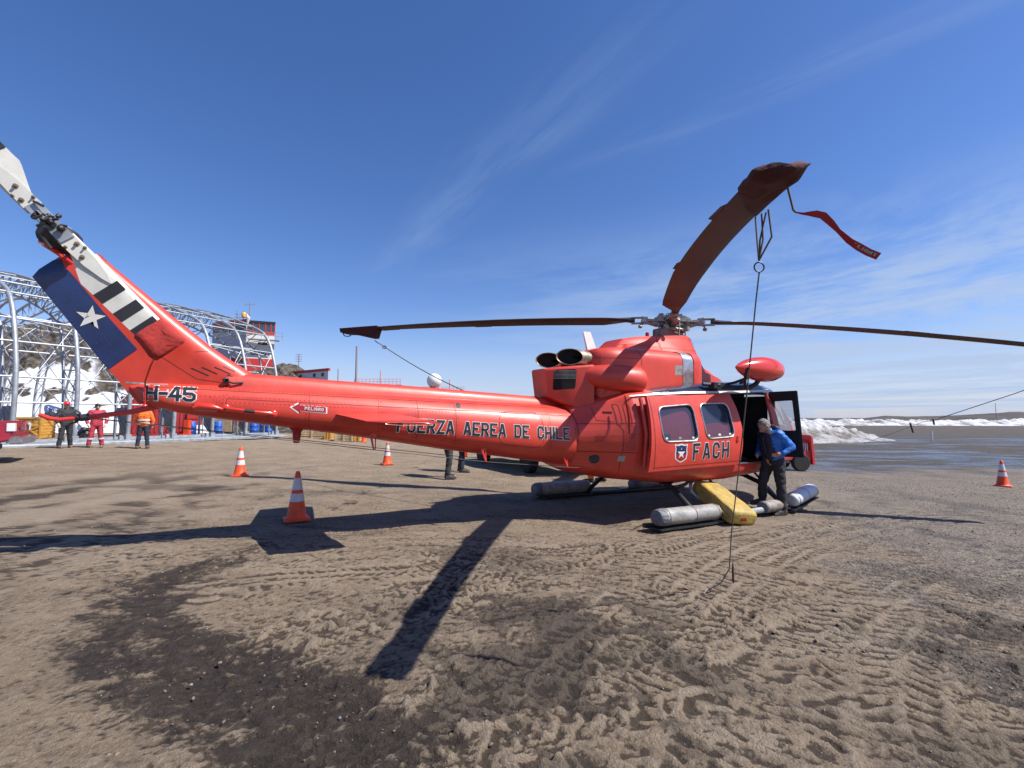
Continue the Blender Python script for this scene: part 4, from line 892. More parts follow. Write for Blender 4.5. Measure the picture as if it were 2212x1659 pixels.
# exhausts
for s in (-1, 1):
    ax = Vector((-1, -.10, .02)).normalized(); c0 = Vector((-2.20, s * .30 - .02, 2.525)); u_, w_, _ = frame_of(ax); up = Vector((0, 0, 1)); sd = ax.cross(up).normalized()
    def ring(d, r, sl): return [c0 + ax * (d + sl * math.cos(a)) + sd * (-math.cos(a) * r * 1.12) + up * (math.sin(a) * r) for a in [2 * math.pi * k / 28 for k in range(28)]]
    sg = -.15
    ex = MB().loft([ring(0, .115, 0), ring(.10, .125, 0), ring(.34, .135, sg * .5), ring(.52, .132, sg), ring(.52, .122, sg), ring(.25, .11, sg * .4), ring(.12, .06, 0)]).build('exhaust_pipe', 'exhaust', heli, 50)
    MB().loft([ring(.505, .1205, sg * .98), ring(.40, .116, sg * .9), ring(.36, .02, sg * .6)], cap=False).build('exhaust_bore', 'soot', ex, 60)
    MB().loft([ring(-.12, .15, 0), ring(.06, .142, 0), ring(.075, .128, 0)]).build('exhaust_shroud', 'dark', ex, 50)
# transmission fairing
pyl = []
for x, w0, w1, z1, z0 in ((-1.95, .50, .34, 2.72, 2.5), (-1.72, .50, .30, 2.76, 2.5), (-1.48, .48, .27, 2.975, 2.5), (-1.1, .47, .27, 3.055, 2.5), (-.5, .47, .28, 3.13, 2.45), (.10, .46, .28, 3.205, 2.4), (.20, .44, .27, 3.17, 2.35), (.30, .42, .26, 3.02, 2.3), (.46, .40, .20, 2.70, 2.28), (.9, .34, .14, 2.58, 2.26), (1.33, .18, .05, 2.42, 2.25)):
    zm = z0 + (z1 - z0) * .52
    pyl.append([(x, w0, z0), (x, w0 * .98, zm), (x, w1 * 1.04, z1 - .10), (x, w1 * .98, z1 - .035), (x, w1 * .86, z1 - .008), (x, w1 * .5, z1), (x, -w1 * .5, z1), (x, -w1 * .86, z1 - .008), (x, -w1 * .98, z1 - .035), (x, -w1 * 1.04, z1 - .10), (x, -w0 * .98, zm), (x, -w0, z0)])
pyl_o = MB().loft(pyl).build('mast_fairing', 'red', heli, 28)
TP = [tree_of(pyl_o)]
decal('fairing_seam', seg2([(-.72, 3.10), (-.71, 2.95), (-.76, 2.82), (-.76, 2.72)], .012) + seg2([(.12, 3.18), (.13, 2.72)], .010) + seg2([(-1.6, 2.855), (.2, 2.88)], .006), TP, .002, 'line', pyl_o)
TE_ = [tree_of(ecow)]
decal('cowling_seam', seg2([(-1.66, 2.735), (-1.60, 2.6), (-1.60, 2.44)], .012) + seg2([(-2.46, 2.53), (-1.62, 2.55)], .007) + seg2([(-1.58, 2.02), (-.25, 2.2)], .007) + seg2([(-2.25, 1.95), (-2.02, 2.25)], .007), TE_, .002, 'line', ecow)
decal('cowling_panel', [[(-1.57, 2.70), (-.70, 2.72), (-.70, 2.22), (-1.57, 2.05)]], TE_, .0011, 'redpanel', ecow)
decal('cowling_patch', [[(-.86, 2.33), (-.64, 2.35), (-.63, 2.52), (-.85, 2.50)]], TE_, .003, 'grey', ecow)
MB().loft([[(-1.93, .29, 3.12), (-1.93, .31, 3.12), (-1.77, .31, 3.13), (-1.77, .29, 3.13)], [(-1.81, .27, 2.70), (-1.81, .33, 2.70), (-1.58, .33, 2.70), (-1.58, .27, 2.70)]]).build('blade_aerial', 'white', heli)
bc = MB().lathe([(.05, 0), (.05, .025), (.035, .03), (.034, .09), (.02, .105), (0, .108)], (-.66, 0, 3.10), n=14).build('beacon', 'signred', heli)
MB().lathe([(.09, 0), (.065, .025), (.045, .03)], (-.66, 0, 3.085), n=14).build('beacon_base', 'red', bc)
# hull seams
TH = [tree_of(fus)]
decal('access_panel', [[(-2.66, 1.46), (-2.23, 1.475), (-2.15, 1.38), (-2.13, 1.10), (-2.66, 1.095)]], TH, .0010, 'redpanel', fus)
decal('access_panel', [[(-2.10, 1.48), (-1.92, 1.49), (-1.92, 1.10), (-2.09, 1.10)]], TH, .0010, 'redfaded', fus)
ln = seg2([(-2.70, 1.488), (-2.15, 1.508), (-1.93, 1.52)], .012) + seg2([(-2.70, 1.068), (-2.1, 1.070), (-1.9, 1.073)], .010) + seg2([(-2.20, 1.80), (-2.19, 1.50), (-2.12, 1.40), (-2.11, 1.08)], .010) + seg2([(-2.45, 1.75), (-2.44, 1.55), (-2.22, 1.53)], .007) + seg2([(-2.715, .84), (-2.69, 1.0), (-2.69, 1.5), (-2.71, 1.75)], .012) + seg2([(-2.11, 1.06), (-2.10, .72)], .008)
decal('hull_seam', ln, TH, .002, 'line', fus)
lv = []
for cx_, cz_ in ((-2.42, 1.27), (-1.99, 1.33)):
    for i in range(5): lv += seg2([(cx_ - .06, cz_ + i * .018 - .04), (cx_ + .06, cz_ + i * .018 - .04)], .006)
decal('hull_louvre', lv, TH, .002, 'line', fus, .05)
decal('fuel_cap', [[(-2.42 + .068 * math.cos(a), .955 + .068 * math.sin(a)) for a in np.linspace(0, 6.28, 17)[:-1]]], TH, .004, 'dark', fus)
decal('hull_placard', [[(-2.14, .93), (-2.06, .93), (-2.06, 1.02), (-2.14, 1.02)]], TH, .003, 'float', fus)
decal('intake_slot', [[(-2.34, 1.655), (-2.23, 1.655), (-2.23, 1.685), (-2.34, 1.685)]], TH, .003, 'soot', fus)
for x in (-2.17, -2.05): q = rrect([(x - .035, 1.80), (x + .035, 1.80), (x + .04, 1.48), (x - .03, 1.48)], .03, 4); decal('hull_rib', seg2(q + q[:1], .008), TH, .002, 'line', fus, .05)
for xx, zz in ((-1.88, 1.90),): MB().tube([(xx, -1.06, zz), (xx + .0, -1.10, 1.75), (xx + .02, -1.17, 1.35), (xx + .02, -1.13, .86)], .028, 8).build('door_jamb', 'red', fus)
MB().tube([(-2.12, -.98, 1.93), (-2.13, -1.08, 1.6), (-2.14, -1.10, 1.36)], [.012, .022, .016], 6, (1, .3)).build('warning_ribbon', 'redcloth', heli)

# hoist pod on its arm
hp_ = MB().lathe([(.003, 0), (.03, .04), (.085, .14), (.145, .30), (.187, .48), (.208, .66), (.21, .80), (.196, .96), (.155, 1.11), (.10, 1.20), (.04, 1.245), (.004, 1.25)], (-.225, -1.5, 2.462), (1, 0, .018), 28).build('hoist_pod', 'red2', heli, 180)
MB().tube([(-.15, -1.05, 2.17), (.10, -1.3, 2.15), (.28, -1.42, 2.165), (.36, -1.47, 2.22), (.40, -1.5, 2.30)], .042, 8).tube([(-.05, -1.1, 2.19), (.10, -1.25, 2.24), (.22, -1.45, 2.33)], .024, 8).box((-.17, -1.1, 2.18), (.26, .12, .10)).tube([(-.42, -1.02, 2.2), (-.15, -1.15, 2.19)], .035, 8).build('hoist_arm', 'skid', hp_, bevel=.004)
MB().tube([(1.02, -.75, 2.26), (1.02, -.75, 2.38)], .035, 10).lathe([(.02, 0), (.07, .05), (.07, .07), (.02, .09)], (1.02, -.75, 2.20)).build('roof_fitting', 'dark', heli)
MB().tube([(.85, .1, 2.52), (.72, .1, 2.72)], .007, 5).build('whip_aerial', 'dark', heli)
MB().tube([(1.9, -.45, 2.27), (2.15, -.5, 2.24), (2.4, -.55, 1.98)], .010, 6).build('wiper_arm', 'red2', heli)

# rotor
TILT = R(4.0); HZ = 3.47
def rp(ps, r, t=0., z=0.):
    """point on the rotor: azimuth ps, radius r, t across (leading edge +), z above the tilted disc"""
    x, y = r * math.cos(ps) - t * math.sin(ps), r * math.sin(ps) + t * math.cos(ps); return (x, y, HZ - x * math.tan(TILT) + z)
mst = MB().lathe([(.12, 0), (.10, .10), (.075, .12), (.075, .30), (.09, .32), (.09, .44), (.07, .46), (.07, .52), (.04, .55), (0, .56)], (.0, 0, 3.12), (math.tan(TILT), 0, 1), 18).build('rotor_mast', 'grey', heli)
MB().loft([rbox_ring(x, -w, w, 3.1, z, .03) for x, w, z in ((-.42, .10, 3.30), (-.12, .14, 3.38), (.1, .14, 3.36), (.22, .1, 3.2))]).build('mast_boot', 'hubbrown', heli)
sw_ = MB(); 
sw_.tube([rp(a, .21, 0, -.17) for a in np.linspace(0, 6.283, 22)], .030, 8); sw_.tube([rp(a, .15, 0, -.10) for a in np.linspace(0, 6.283, 18)], .028, 8)
for k_ in range(4): a = R(20 + 90 * k_); sw_.tube([rp(a, .10, 0, -.14), rp(a, .30, 0, -.16)], .025, 8).box(rp(a, .29, 0, -.15), (.07, .07, .08))
sw_.build('swashplate', 'grey', heli, bevel=.004)
hb_ = MB(); hb_.lathe([(.10, -.10), (.14, -.06), (.14, .0), (.10, .03), (.10, .10), (.13, .12), (.13, .16), (.05, .19)], (0, 0, HZ), (math.tan(TILT), 0, 1), 18)
rngh = random.Random(4)
for k_ in range(64):
    a = rngh.uniform(0, 6.28); r = rngh.uniform(.08, .24); z = rngh.uniform(-.13, .16); q = Vector(rp(a, r, 0, z)); sz_ = rngh.uniform(.03, .075)
    if k_ % 2: hb_.box(q, (sz_ * 1.5, sz_, sz_ * .8), Matrix.Rotation(a, 3, 'Z'))
    else: hb_.tube([q, Vector(rp(a, r + .09, 0, z + rngh.uniform(-.03, .03)))], sz_ * .35, 8)
hb_.build('rotor_head', 'hubbrown', heli, bevel=.004)
PSI0 = 2.3886
BL = [(PSI0, .38, 0.0), (R(226.5), 1.0, 0.), (PSI0 + math.pi, .40, 0.), (PSI0 + 1.5 * math.pi, .42, 0.)]
def chord(r): return .40 - .17 * min(1, max(0, (r - 3.5) / 3.51))
def pitch(r): return R(8 - 6 * (r - .7) / 6.3)
for bi, (ps, droop, _) in enumerate(BL):
    def dz(r, d=droop): return .02 - d * max(0, (r - .6) / 6.4) ** 1.7
    # yoke arm, damper, grip, pitch link
    ym = MB(); ym.loft([[rp(ps, r, w, .02 + h_), rp(ps, r, -w, .02 + h_), rp(ps, r, -w, .02 - h_), rp(ps, r, w, .02 - h_)] for r, w, h_ in ((.05, .14, .035), (.20, .13, .03), (.34, .075, .022), (.48, .06, .03), (.56, .065, .035))])
    ym.tube([rp(ps, .10, .03, -.03), rp(ps, .30, .02, -.05), rp(ps, .50, .0, -.01)], [.06, .055, .03], 10)
    yk = ym.build('rotor_yoke', 'grey', heli, bevel=.006)
    MB().loft([[rp(ps, r, w, .05 + h_), rp(ps, r, -w, .05 + h_), rp(ps, r, -w, .05), rp(ps, r, w, .05)] for r, w, h_ in ((.10, .08, .05), (.22, .09, .07), (.34, .05, .02))]).tube([rp(ps, .16, -.12, .09), rp(ps, .16, .12, .09)], .032, 10).tube([rp(ps, .28, -.05, .0), rp(ps, .28, .05, .0)], .04, 10).build('damper', 'grey', yk, bevel=.006)
    gp = MB()
    for s in (-1, 1): gp.box(rp(ps, .62, 0, .02 + s * .055), (.30, .11, .022), Matrix.Rotation(ps, 3, 'Z'))
    gp.box(rp(ps, .50, 0, .02), (.09, .12, .13), Matrix.Rotation(ps, 3, 'Z'))
    for t in (-.03, .03): gp.tube([rp(ps, .56, t, -.06), rp(ps, .56, t, .10)], .018, 8)
    gp.tube([rp(ps, .56, -.09, .0), rp(ps, .56, .09, 0.)], .03, 10); gp.ell(rp(ps, .60, .05, -.11), (.045, .04, .035)).tube([rp(ps, .60, .05, -.11), rp(ps, .58, .03, -.03)], .018, 6)
    gp.build('blade_grip', 'grey', heli, bevel=.005)
    a2 = ps + R(22); MB().tube([rp(a2, .27, 0, -.36), rp(a2, .27, 0, -.05)], .014, 8).tube([rp(a2, .27, 0, -.13), rp(a2, .27, 0, -.05)], .022, 8).tube([rp(a2, .27, 0, -.04), rp(ps, .36, .05, -.02)], .022, 8).build('pitch_link', 'grey', heli)
    # blade
    rs = []; top_le = []
    for r in [.70, .78, .88, 1.0, 1.15, 1.3, 1.6, 2, 2.5, 3, 3.5, 4, 4.5, 5, 5.5, 6, 6.5, 6.85, 6.93]:
        k_ = min(1, max(0, (r - .78) / .55)); le, te = .055 + (.3 * chord(r) - .055) * k_, -.055 - (.7 * chord(r) - .055) * k_; th = .05 - .022 * k_ - .008 * max(0, (r - 3.5) / 3.5); pit = pitch(r)
        us = [0, .03, .1, .25, .5, .8, 1]; sec = []
        for u in us: sec.append((le + (te - le) * u, th * (math.sqrt(u / .25) if u < .25 else 1 - .9 * (u - .25) / .75) if k_ > .1 else th * min(1, 6 * u + .3, 6 * (1 - u) + .3)))
        ring = [(t, q) for t, q in sec] + [(t, -q * .8) for t, q in reversed(sec)]
        rs.append([rp(ps, r, t * math.cos(pit) - q * math.sin(pit), dz(r) + t * math.sin(pit) + q * math.cos(pit)) for t, q in ring])
    bl = MB().loft(rs).build('rotor_blade', 'blade', heli, 40)
    MB().loft([[p for p in ring] for ring in [[tuple(Vector(q) + (Vector(q) - sum((Vector(v) for v in r_), Vector()) / len(r_)) * .03) for q in r_] for r_ in rs[:5]]], cap=True).build('blade_root', 'bladeroot', bl, 40)
    le_s = []
    for r in [1.05, 1.3, 1.6, 2, 2.5, 3, 3.5, 4, 4.5, 5, 5.5, 6, 6.5, 6.95]:
        k_ = min(1, max(0, (r - .78) / .55)); le, te = .055 + (.3 * chord(r) - .055) * k_, -.055 - (.7 * chord(r) - .055) * k_; th = .05 - .022 * k_ - .008 * max(0, (r - 3.5) / 3.5); pit = pitch(r); row = []
        for u in (.06, .1, .25, .5, .8, .985):
            t, q = le + (te - le) * u, th * (math.sqrt(u / .25) if u < .25 else 1 - .9 * (u - .25) / .75) + .0035; row.append(rp(ps, r, t * math.cos(pit) - q * math.sin(pit), dz(r) + t * math.sin(pit) + q * math.cos(pit)))
        le_s.append(row)
    mm = MB().add([p for r_ in le_s for p in r_], [(i_ * 6 + k2, i_ * 6 + k2 + 1, i_ * 6 + 7 + k2, i_ * 6 + 6 + k2) for i_ in range(len(le_s) - 1) for k2 in range(5)])
    mm.build('blade_top_skin', 'strip', bl, 60)  # sun glint on the brown blade painted as a light grey top layer
    for r0, r1 in ((3.7, 4.1), (5.85, 6.3)):
        q = []
        for r in (r0, r1): pit = pitch(r); t = -.7 * chord(r) + .004; q += [rp(ps, r, t, dz(r) + t * math.sin(pit)), rp(ps, r + (.03 if r == r0 else -.03), t - .034, dz(r) + (t - .034) * math.sin(pit) - .002)]
        MB().prism([q[0], q[1], q[3], q[2]], (0, 0, .006)).build('trim_tab', 'blade', bl, 0)

# tail rotor on the starboard side of the fin
THUB = Vector((-8.81, -.42, 3.28)); ta = R(-46.3)
def tp(r, c_, y=0.): return (THUB.x + r * math.cos(ta) - c_ * math.sin(ta), THUB.y + y, THUB.z + r * math.sin(ta) + c_ * math.cos(ta))
tr = MB()
LEr = [(.16, .080), (.50, .083), (1.27, .083), (1.297, .07)]; TEr = [(.16, -.060), (.30, -.070), (.56, -.192), (.62, -.188), (1.27, -.183), (1.297, -.17)]
for sgn in (1, -1):
    def q(r, c_, y): return tp(sgn * r, sgn * c_, y)
    rs = []
    for r in np.linspace(.16, 1.295, 26):
        le = np.interp(r, *zip(*LEr)); te = np.interp(r, *zip(*TEr)); th = .020
        us = [0, .05, .2, .5, .8, 1]; rs.append([q(r, le + (te - le) * u, -th * (math.sqrt(u / .2) if u < .2 else 1 - .85 * (u - .2) / .8)) for u in us] + [q(r, le + (te - le) * u, .012 * (1 - u)) for u in reversed(us)])
    tb = MB().loft(rs).build('tail_rotor_blade', 'offwhite', heli, 30)
    for r0, r1 in ((.700, .806), (.928, 1.032), (1.135, 1.24)):
        rr = []
        for r in np.linspace(r0, r1, 4):
            le = np.interp(r, *zip(*LEr)) - .028; te = np.interp(r, *zip(*TEr)) - .001; us = [0, .1, .3, .6, 1]
            rr.append([q(r, le + (te - le) * u, -.0225 * (1 - .75 * max(0, u - .1)) - .0015) for u in us])
        mm = MB(); n5 = 5
        mm.add([p for r_ in rr for p in r_], [(i * n5 + k_, i * n5 + k_ + 1, (i + 1) * n5 + k_ + 1, (i + 1) * n5 + k_) for i in range(3) for k_ in range(4)]).build('black_stripe', 'black', tb, 30)
    MB().loft([[q(r, c_ + w, y) for c_, w, y in ((.0, h_, -.030), (0., -h_, -.030), (0, -h_, -.018), (0, h_, -.018))] for r, h_ in ((.17, .072), (.45, .06), (.62, .03), (.70, .004))]).build('root_plate', 'offwhite', tb, 20)
    for r, c_, s_ in ((.26, .035, 1), (.38, -.015, 1), (.24, -.055, .7), (.32, .062, .7)):
        MB().lathe([(.022 * s_, 0), (.022 * s_, .012), (.013 * s_, .014), (.013 * s_, .035), (0, .037)], q(r, c_, -.026), (0, -1, 0), 8).build('blade_bolt', 'hubbrown', tb)
mb = MB().box(tp(0, 0, -.02), (.40, .05, .13), Matrix.Rotation(-ta, 3, 'Y')).lathe([(.10, 0), (.10, .03), (.05, .04), (.05, .30), (.0, .31)], (THUB.x, THUB.y + .34, THUB.z), (0, -1, 0), 16)
mb.build('tail_rotor_yoke', 'galv', heli, bevel=.006)
mb = MB(); rg = random.Random(9)
for i in range(26):
    a, r = rg.uniform(0, 6.28), rg.uniform(.0, .11); c_ = Vector(tp(r * math.cos(a), r * math.sin(a) * .9, -.06 - rg.uniform(0, .10)))
    if i % 3: mb.ell(c_, [rg.uniform(.016, .034)] * 3, None, 8, 6)
    else: mb.tube([c_, c_ + Vector((rg.uniform(-.09, .09), rg.uniform(-.03, .01), rg.uniform(-.09, .09)))], .012, 6)
mb.tube([tp(.05, -.05, -.08), tp(.08, -.13, -.07), tp(.20, -.15, -.05)], .016, 6).tube([tp(-.12, .06, -.08), tp(-.20, .03, -.06)], .012, 6).build('tail_rotor_head', 'dark', heli)
MB().loft([[(THUB.x + r * math.cos(a), y, THUB.z - .06 + r * .8 * math.sin(a)) for a in np.linspace(0, 6.283, 17)[:-1]] for r, y in ((.05, -.30), (.15, -.26), (.17, -.10), (.13, .06), (.04, .1))]).build('tail_gearbox', 'dark', heli, 60)
MB().tube([(-8.90, -.26, 3.12), (-8.80, -.2, 3.06), (-8.72, -.1, 3.0)], .022, 8).tube([(-8.93, -.22, 3.14), (-8.86, -.3, 3.10)], .02, 8).tube([(-8.84, -.2, 3.12), (-8.76, -.22, 3.02)], .014, 8).build('gearbox_fitting', 'red2', heli)

# skids, cross tubes, floats
for s in (-1, 1):
    sk = MB().tube([(-2.1, s * 1.36, .075), (-1.9, s * 1.36, .055), (0, s * 1.36, .055), (1.7, s * 1.36, .055), (1.95, s * 1.36, .10), (2.08, s * 1.355, .17), (2.12, s * 1.35, .22)], [.035, .045, .045, .045, .04, .035, .03], 10).box((.6, s * 1.42, .10), (1.3, .16, .02)).build('skid', 'skid', heli, bevel=.003)
for x in (1.33, -.95):
    MB().tube([(x, -1.36, .06), (x, -1.20, .22), (x, -.86, .47), (x, -.55, .57), (x, 0, .60), (x, .55, .57), (x, .86, .47), (x, 1.20, .22), (x, 1.36, .06)], .042, 10).build('cross_tube', 'skid', heli)
MB().tube([(1.5, -.66, .62), (1.42, -.95, .42), (1.36, -1.30, .14)], .02, 8).build('skid_brace', 'skid', heli)
MB().tube([(-.25, -.72, .55), (-.5, -.85, .55), (-.60, -.92, .50), (-.62, -.96, .40), (-.55, -1.05, .31), (-.35, -1.2, .2)], .028, 10).build('step_bracket', 'tube', heli)
MB().tube([(.05, -.80, .53), (-.03, -.9, .51), (-.06, -.96, .46)], .028, 10).build('step_bracket', 'tube', heli)
def float_bag(a, b, r, m, name='float_bag', seams=True, wr=.02, ends=True):
    a, b = Vector(a), Vector(b); L = (b - a).length; ts = [0, .004, .03, .07, .12] + list(np.linspace(.2, .8, 7)) + [.9, .955, .985, .998, 1]; rr = [.25, .62, .86, .96, 1, 1, 1.01, 1, 1.01, 1, 1, 1, 1.0, .99, .93, .7, .3]
    mb = MB().tube([a.lerp(b, t) for t in ts], [r * q * (1 + random.uniform(-wr, wr)) for q in rr], 22, (1, .93))
    o = mb.build(name, m, heli, 50)
    if seams:
        u, w, d = frame_of(b - a)
        for t in (.125, .55, .94): MB().tube([a.lerp(b, t) + (u * math.cos(q) + w * math.sin(q) * .93) * (r * 1.012) for q in np.linspace(0, 6.283, 25)], .006, 5).build('float_strap', 'floatdirty', o)
    for a_, b_, q in (((a, a + (b - a) * .10, 1.012),) if ends else ()): MB().tube([a_.lerp(b_, t) for t in (-.06, .0, .1, .3, .6, 1)], [r * k_ * q for k_ in (.2, .6, .86, .95, .985, 1.0)], 14, (1, .93)).build('float_end', 'floatend', o, 0)
    return o
float_bag((-2.03, -1.52, .205), (-.72, -1.50, .195), .128, 'float'); MB().box((-1.35, -1.50, .05), (1.35, .24, .02)).build('float_tray', 'skid', heli)
float_bag((-2.20, 1.42, .19), (-.88, 1.42, .20), .135, 'float'); MB().box((-1.5, 1.42, .045), (1.3, .22, .02)).build('float_tray', 'skid', heli)
float_bag((.50, -1.46, .16), (1.02, -1.44, .17), .105, 'floatdirty', seams=False)
float_bag((1.32, -1.46, .215), (2.02, -1.45, .38), .128, 'reflect', ends=False); MB().prism([(1.27, -1.34, .05), (1.27, -1.56, .05), (2.03, -1.56, .24), (2.03, -1.34, .24)], (0, 0, .02)).build('float_tray', 'skid', heli)
float_bag((.3, 1.42, .17), (2.2, 1.42, .30), .13, 'float')
MB().tube([(.0, -1.47, .115), (.5, -1.46, .12)], .05, 10).build('float_hose', 'tube', heli)
for s in (-1, 1):
    MB().tube([(-8.50, s * .03, 1.45), (-5.69, s * (st(-5.69, BOOM, 3) * .8 + .05), 1.115), (-4.165, s * (st(-4.2, BOOM, 3) * .8 + .05), .937), (-2.815, s * (st(-2.8, BOOM, 3) * .8 + .05), .827), (-2.45, s * .56, .815)], .0045, 5).build('wire_aerial', 'rope', heli)
# ------------------------------------------------------------------ covers, ties and ropes on the helicopter
def W(p): return HM @ Vector(p)
# near blade: canvas sleeve over the tip, drooping and tied down
ps = BL[1][0]; rs = []
def dzn(r): return .02 - 1.0 * max(0, (r - .6) / 6.4) ** 1.7
for r, fl_, ft_, th, skew in ((6.28, .10, .09, .032, .80), (6.34, .10, .10, .036, .76), (6.5, .10, .11, .038, .60), (6.7, .10, .13, .042, .40), (6.82, .10, .14, .045, .24), (6.92, .11, .13, .045, .12), (6.98, .10, .10, .034, .04), (7.02, .06, .06, .016, .02)):
    ring = []
    for k_ in range(22):
        a = 2 * math.pi * k_ / 22; q = .5 - .5 * math.cos(a); r_ = r - skew * (.5 - q)
        if r_ > 7.03: r_ = 7.03 + (r_ - 7.03) * .2
        ch_ = chord(r_); t = .3 * ch_ * (1 + fl_) - ch_ * q * (1 + fl_ * .3 + ft_); z = th * math.sin(a) + (.010 * math.sin(19 * r_ + 12 * t) + .012 * math.sin(41 * r_ - 25 * t)) * (1 if r > 6.6 else .3); pit = pitch(r_)
        ring.append(W(rp(ps, r_, t * math.cos(pit), dzn(r_) + z + t * math.sin(pit))))
    rs.append(ring)
nc = MB().loft(rs).build('blade_cover', 'darkcloth', None, 60)
tag(nc, 'maroon canvas cover laced over the tip of the rotor blade nearest the camera', 'blade cover', 'canvas covers on the rotor blades')
RING = Vector((1.66, 3.12, 2.56))
c0, c1_, c2_ = W(rp(ps, 6.0, .06, dzn(6.0) - .03)), W(rp(ps, 6.10, .075, dzn(6.10) - .03)), W(rp(ps, 6.22, .085, dzn(6.22) - .03))
for p, b in ((c0, .0), (c1_, .012), (c1_ + Vector((.02, -.02, 0)), -.012), (c2_, .035)):
    MB().tube([p, p.lerp(RING, .5) + Vector((b, -b, 0)), RING + Vector((0, 0, .045))], .006, 6).build('cover_cord', 'rope', nc)
ribr = [W(rp(ps, 6.78, -.02, dzn(6.78) - .06))]
P_ = [(1.563, 2.6, 2.848), (1.589, 2.6, 2.72), (1.604, 2.6, 2.707)]
MB().tube(P_, .006, 6).tube([Vector(P_[0]) + Vector((0, 0, .02)), Vector(P_[0]) + Vector((0, -.08, .06))], .02, 6).build('cover_cord', 'rope', nc)
fl = [(x_, y_, z_, w_ * .55) for x_, y_, z_, w_ in [(1.604, 2.60, 2.707, .012), (1.64, 2.60, 2.700, .016), (1.666, 2.59, 2.696, .022), (1.70, 2.58, 2.690, .034), (1.735, 2.57, 2.676, .036), (1.77, 2.56, 2.63, .034), (1.80, 2.55, 2.582, .028), (1.851, 2.54, 2.52, .032), (1.896, 2.53, 2.481, .036), (1.945, 2.53, 2.452, .036), (1.993, 2.52, 2.425, .036)]]
up_l, lo_l = [], []
for i, (x, y, z, w) in enumerate(fl):
    tw = [.1, .3, .8, 1.2, 1.0, .5, .15, .5, 1.0, 1.1, 1.1][i]; d = Vector(fl[min(i + 1, 10)][:3]) - Vector(fl[max(i - 1, 0)][:3]); nrm = Vector((-d.z, 0, d.x)).normalized()
    v = nrm * math.sin(min(tw, 1.3)) + Vector((0, -1, 0)) * math.cos(min(tw, 1.3)); up_l.append(Vector((x, y, z)) + v * w); lo_l.append(Vector((x, y, z)) - v * w)
rb = MB().add([p for q in zip(up_l, lo_l) for p in q], [(2 * i, 2 * i + 1, 2 * i + 3, 2 * i + 2) for i in range(10)]).build('warning_streamer', 'signred', nc, 180, normals=False)
for lp in text_polys('FLIGHT', (.10, .28), (.92, .28), (0, .42), sw=.16, wid=.62, gap=.6, letters=True):
  flt = MB()
  for poly in lp:
    q = []
    for (u, v) in poly:
        f = 7.2 + u * 2.7; i = min(9, int(f)); t = f - i; a, b = lo_l[i].lerp(lo_l[i + 1], t), up_l[i].lerp(up_l[i + 1], t); q.append(a.lerp(b, v) + Vector((0, -.004, 0)))
    flt.add(q, [tuple(range(len(q)))])
  flt.build('streamer_letter', 'float', rb, 0)
# tie-down rope from the near blade's ring to the ground
tr_ = thing('tie_down_rope', 'taut grey rope running from a steel ring under the near blade tip to the mud', 'rope', RING, group='ropes tying down the rotor blades')
def loc_(pts, o): return [Vector(p) - Vector(o) for p in pts]
end = Vector((1.78, 4.45, G(1.78, 4.45) + .02))
pts = [RING + Vector((0, 0, -.03))] + [RING.lerp(Vector((1.93, 4.25, .55)), t) + Vector((.0, 0, -.05 * math.sin(math.pi * t))) for t in np.linspace(.1, 1, 9)] + [Vector((1.95, 4.36, .20)), Vector((1.90, 4.42, .06)), end]
MB().tube(loc_(pts, RING), .0050, 6).build('rope', 'rope', tr_)
gp_ = [end, (1.72, 4.36), (1.62, 4.42), (1.52, 4.62), (1.44, 4.72)]; gpl = [Vector((p[0], p[1], G(p[0], p[1]) + .030)) for p in gp_]
MB().tube(loc_(gpl, RING), .0034, 6).build('rope_end', 'ropelight', tr_)
gp_ = [(1.66, 4.35), (1.62, 4.10), (1.47, 3.95), (1.28, 3.86), (1.05, 3.82)]; MB().tube(loc_([(x, y, G(x, y) + .030) for x, y in gp_], RING), .0034, 6).build('rope_end', 'rope', tr_)
MB().tube([(.033 * math.cos(a), 0, .033 * math.sin(a)) for a in np.linspace(0, 6.283, 20)], .005, 6).build('ring', 'dark', tr_)
q = RING.lerp(Vector((1.93, 4.25, .55)), .36)
fb = []
for (dx_, dz_, w) in ((.0, .09, .004), (-.008, .07, .012), (-.018, .03, .013), (-.026, -.03, .011), (-.028, -.07, .004)): fb.append([q - RING + Vector((dx_ + w, -.012, dz_)), q - RING + Vector((dx_ + w * .2, -.03, dz_)), q - RING + Vector((dx_ - w, -.01, dz_)), q - RING + Vector((dx_, .01, dz_))])
MB().loft(fb).build('warning_flag', 'darkcloth', tr_)
q = Vector((2.0, 4.40, .22)) - RING
MB().loft([[q + Vector((w, 0, z)), q + Vector((0, -.01, z)), q + Vector((-w, 0, z)), q + Vector((0, .01, z))] for w, z in ((.004, .02), (.010, -.04), (.010, -.12), (.006, -.16))]).build('warning_flag', 'darkcloth', tr_)
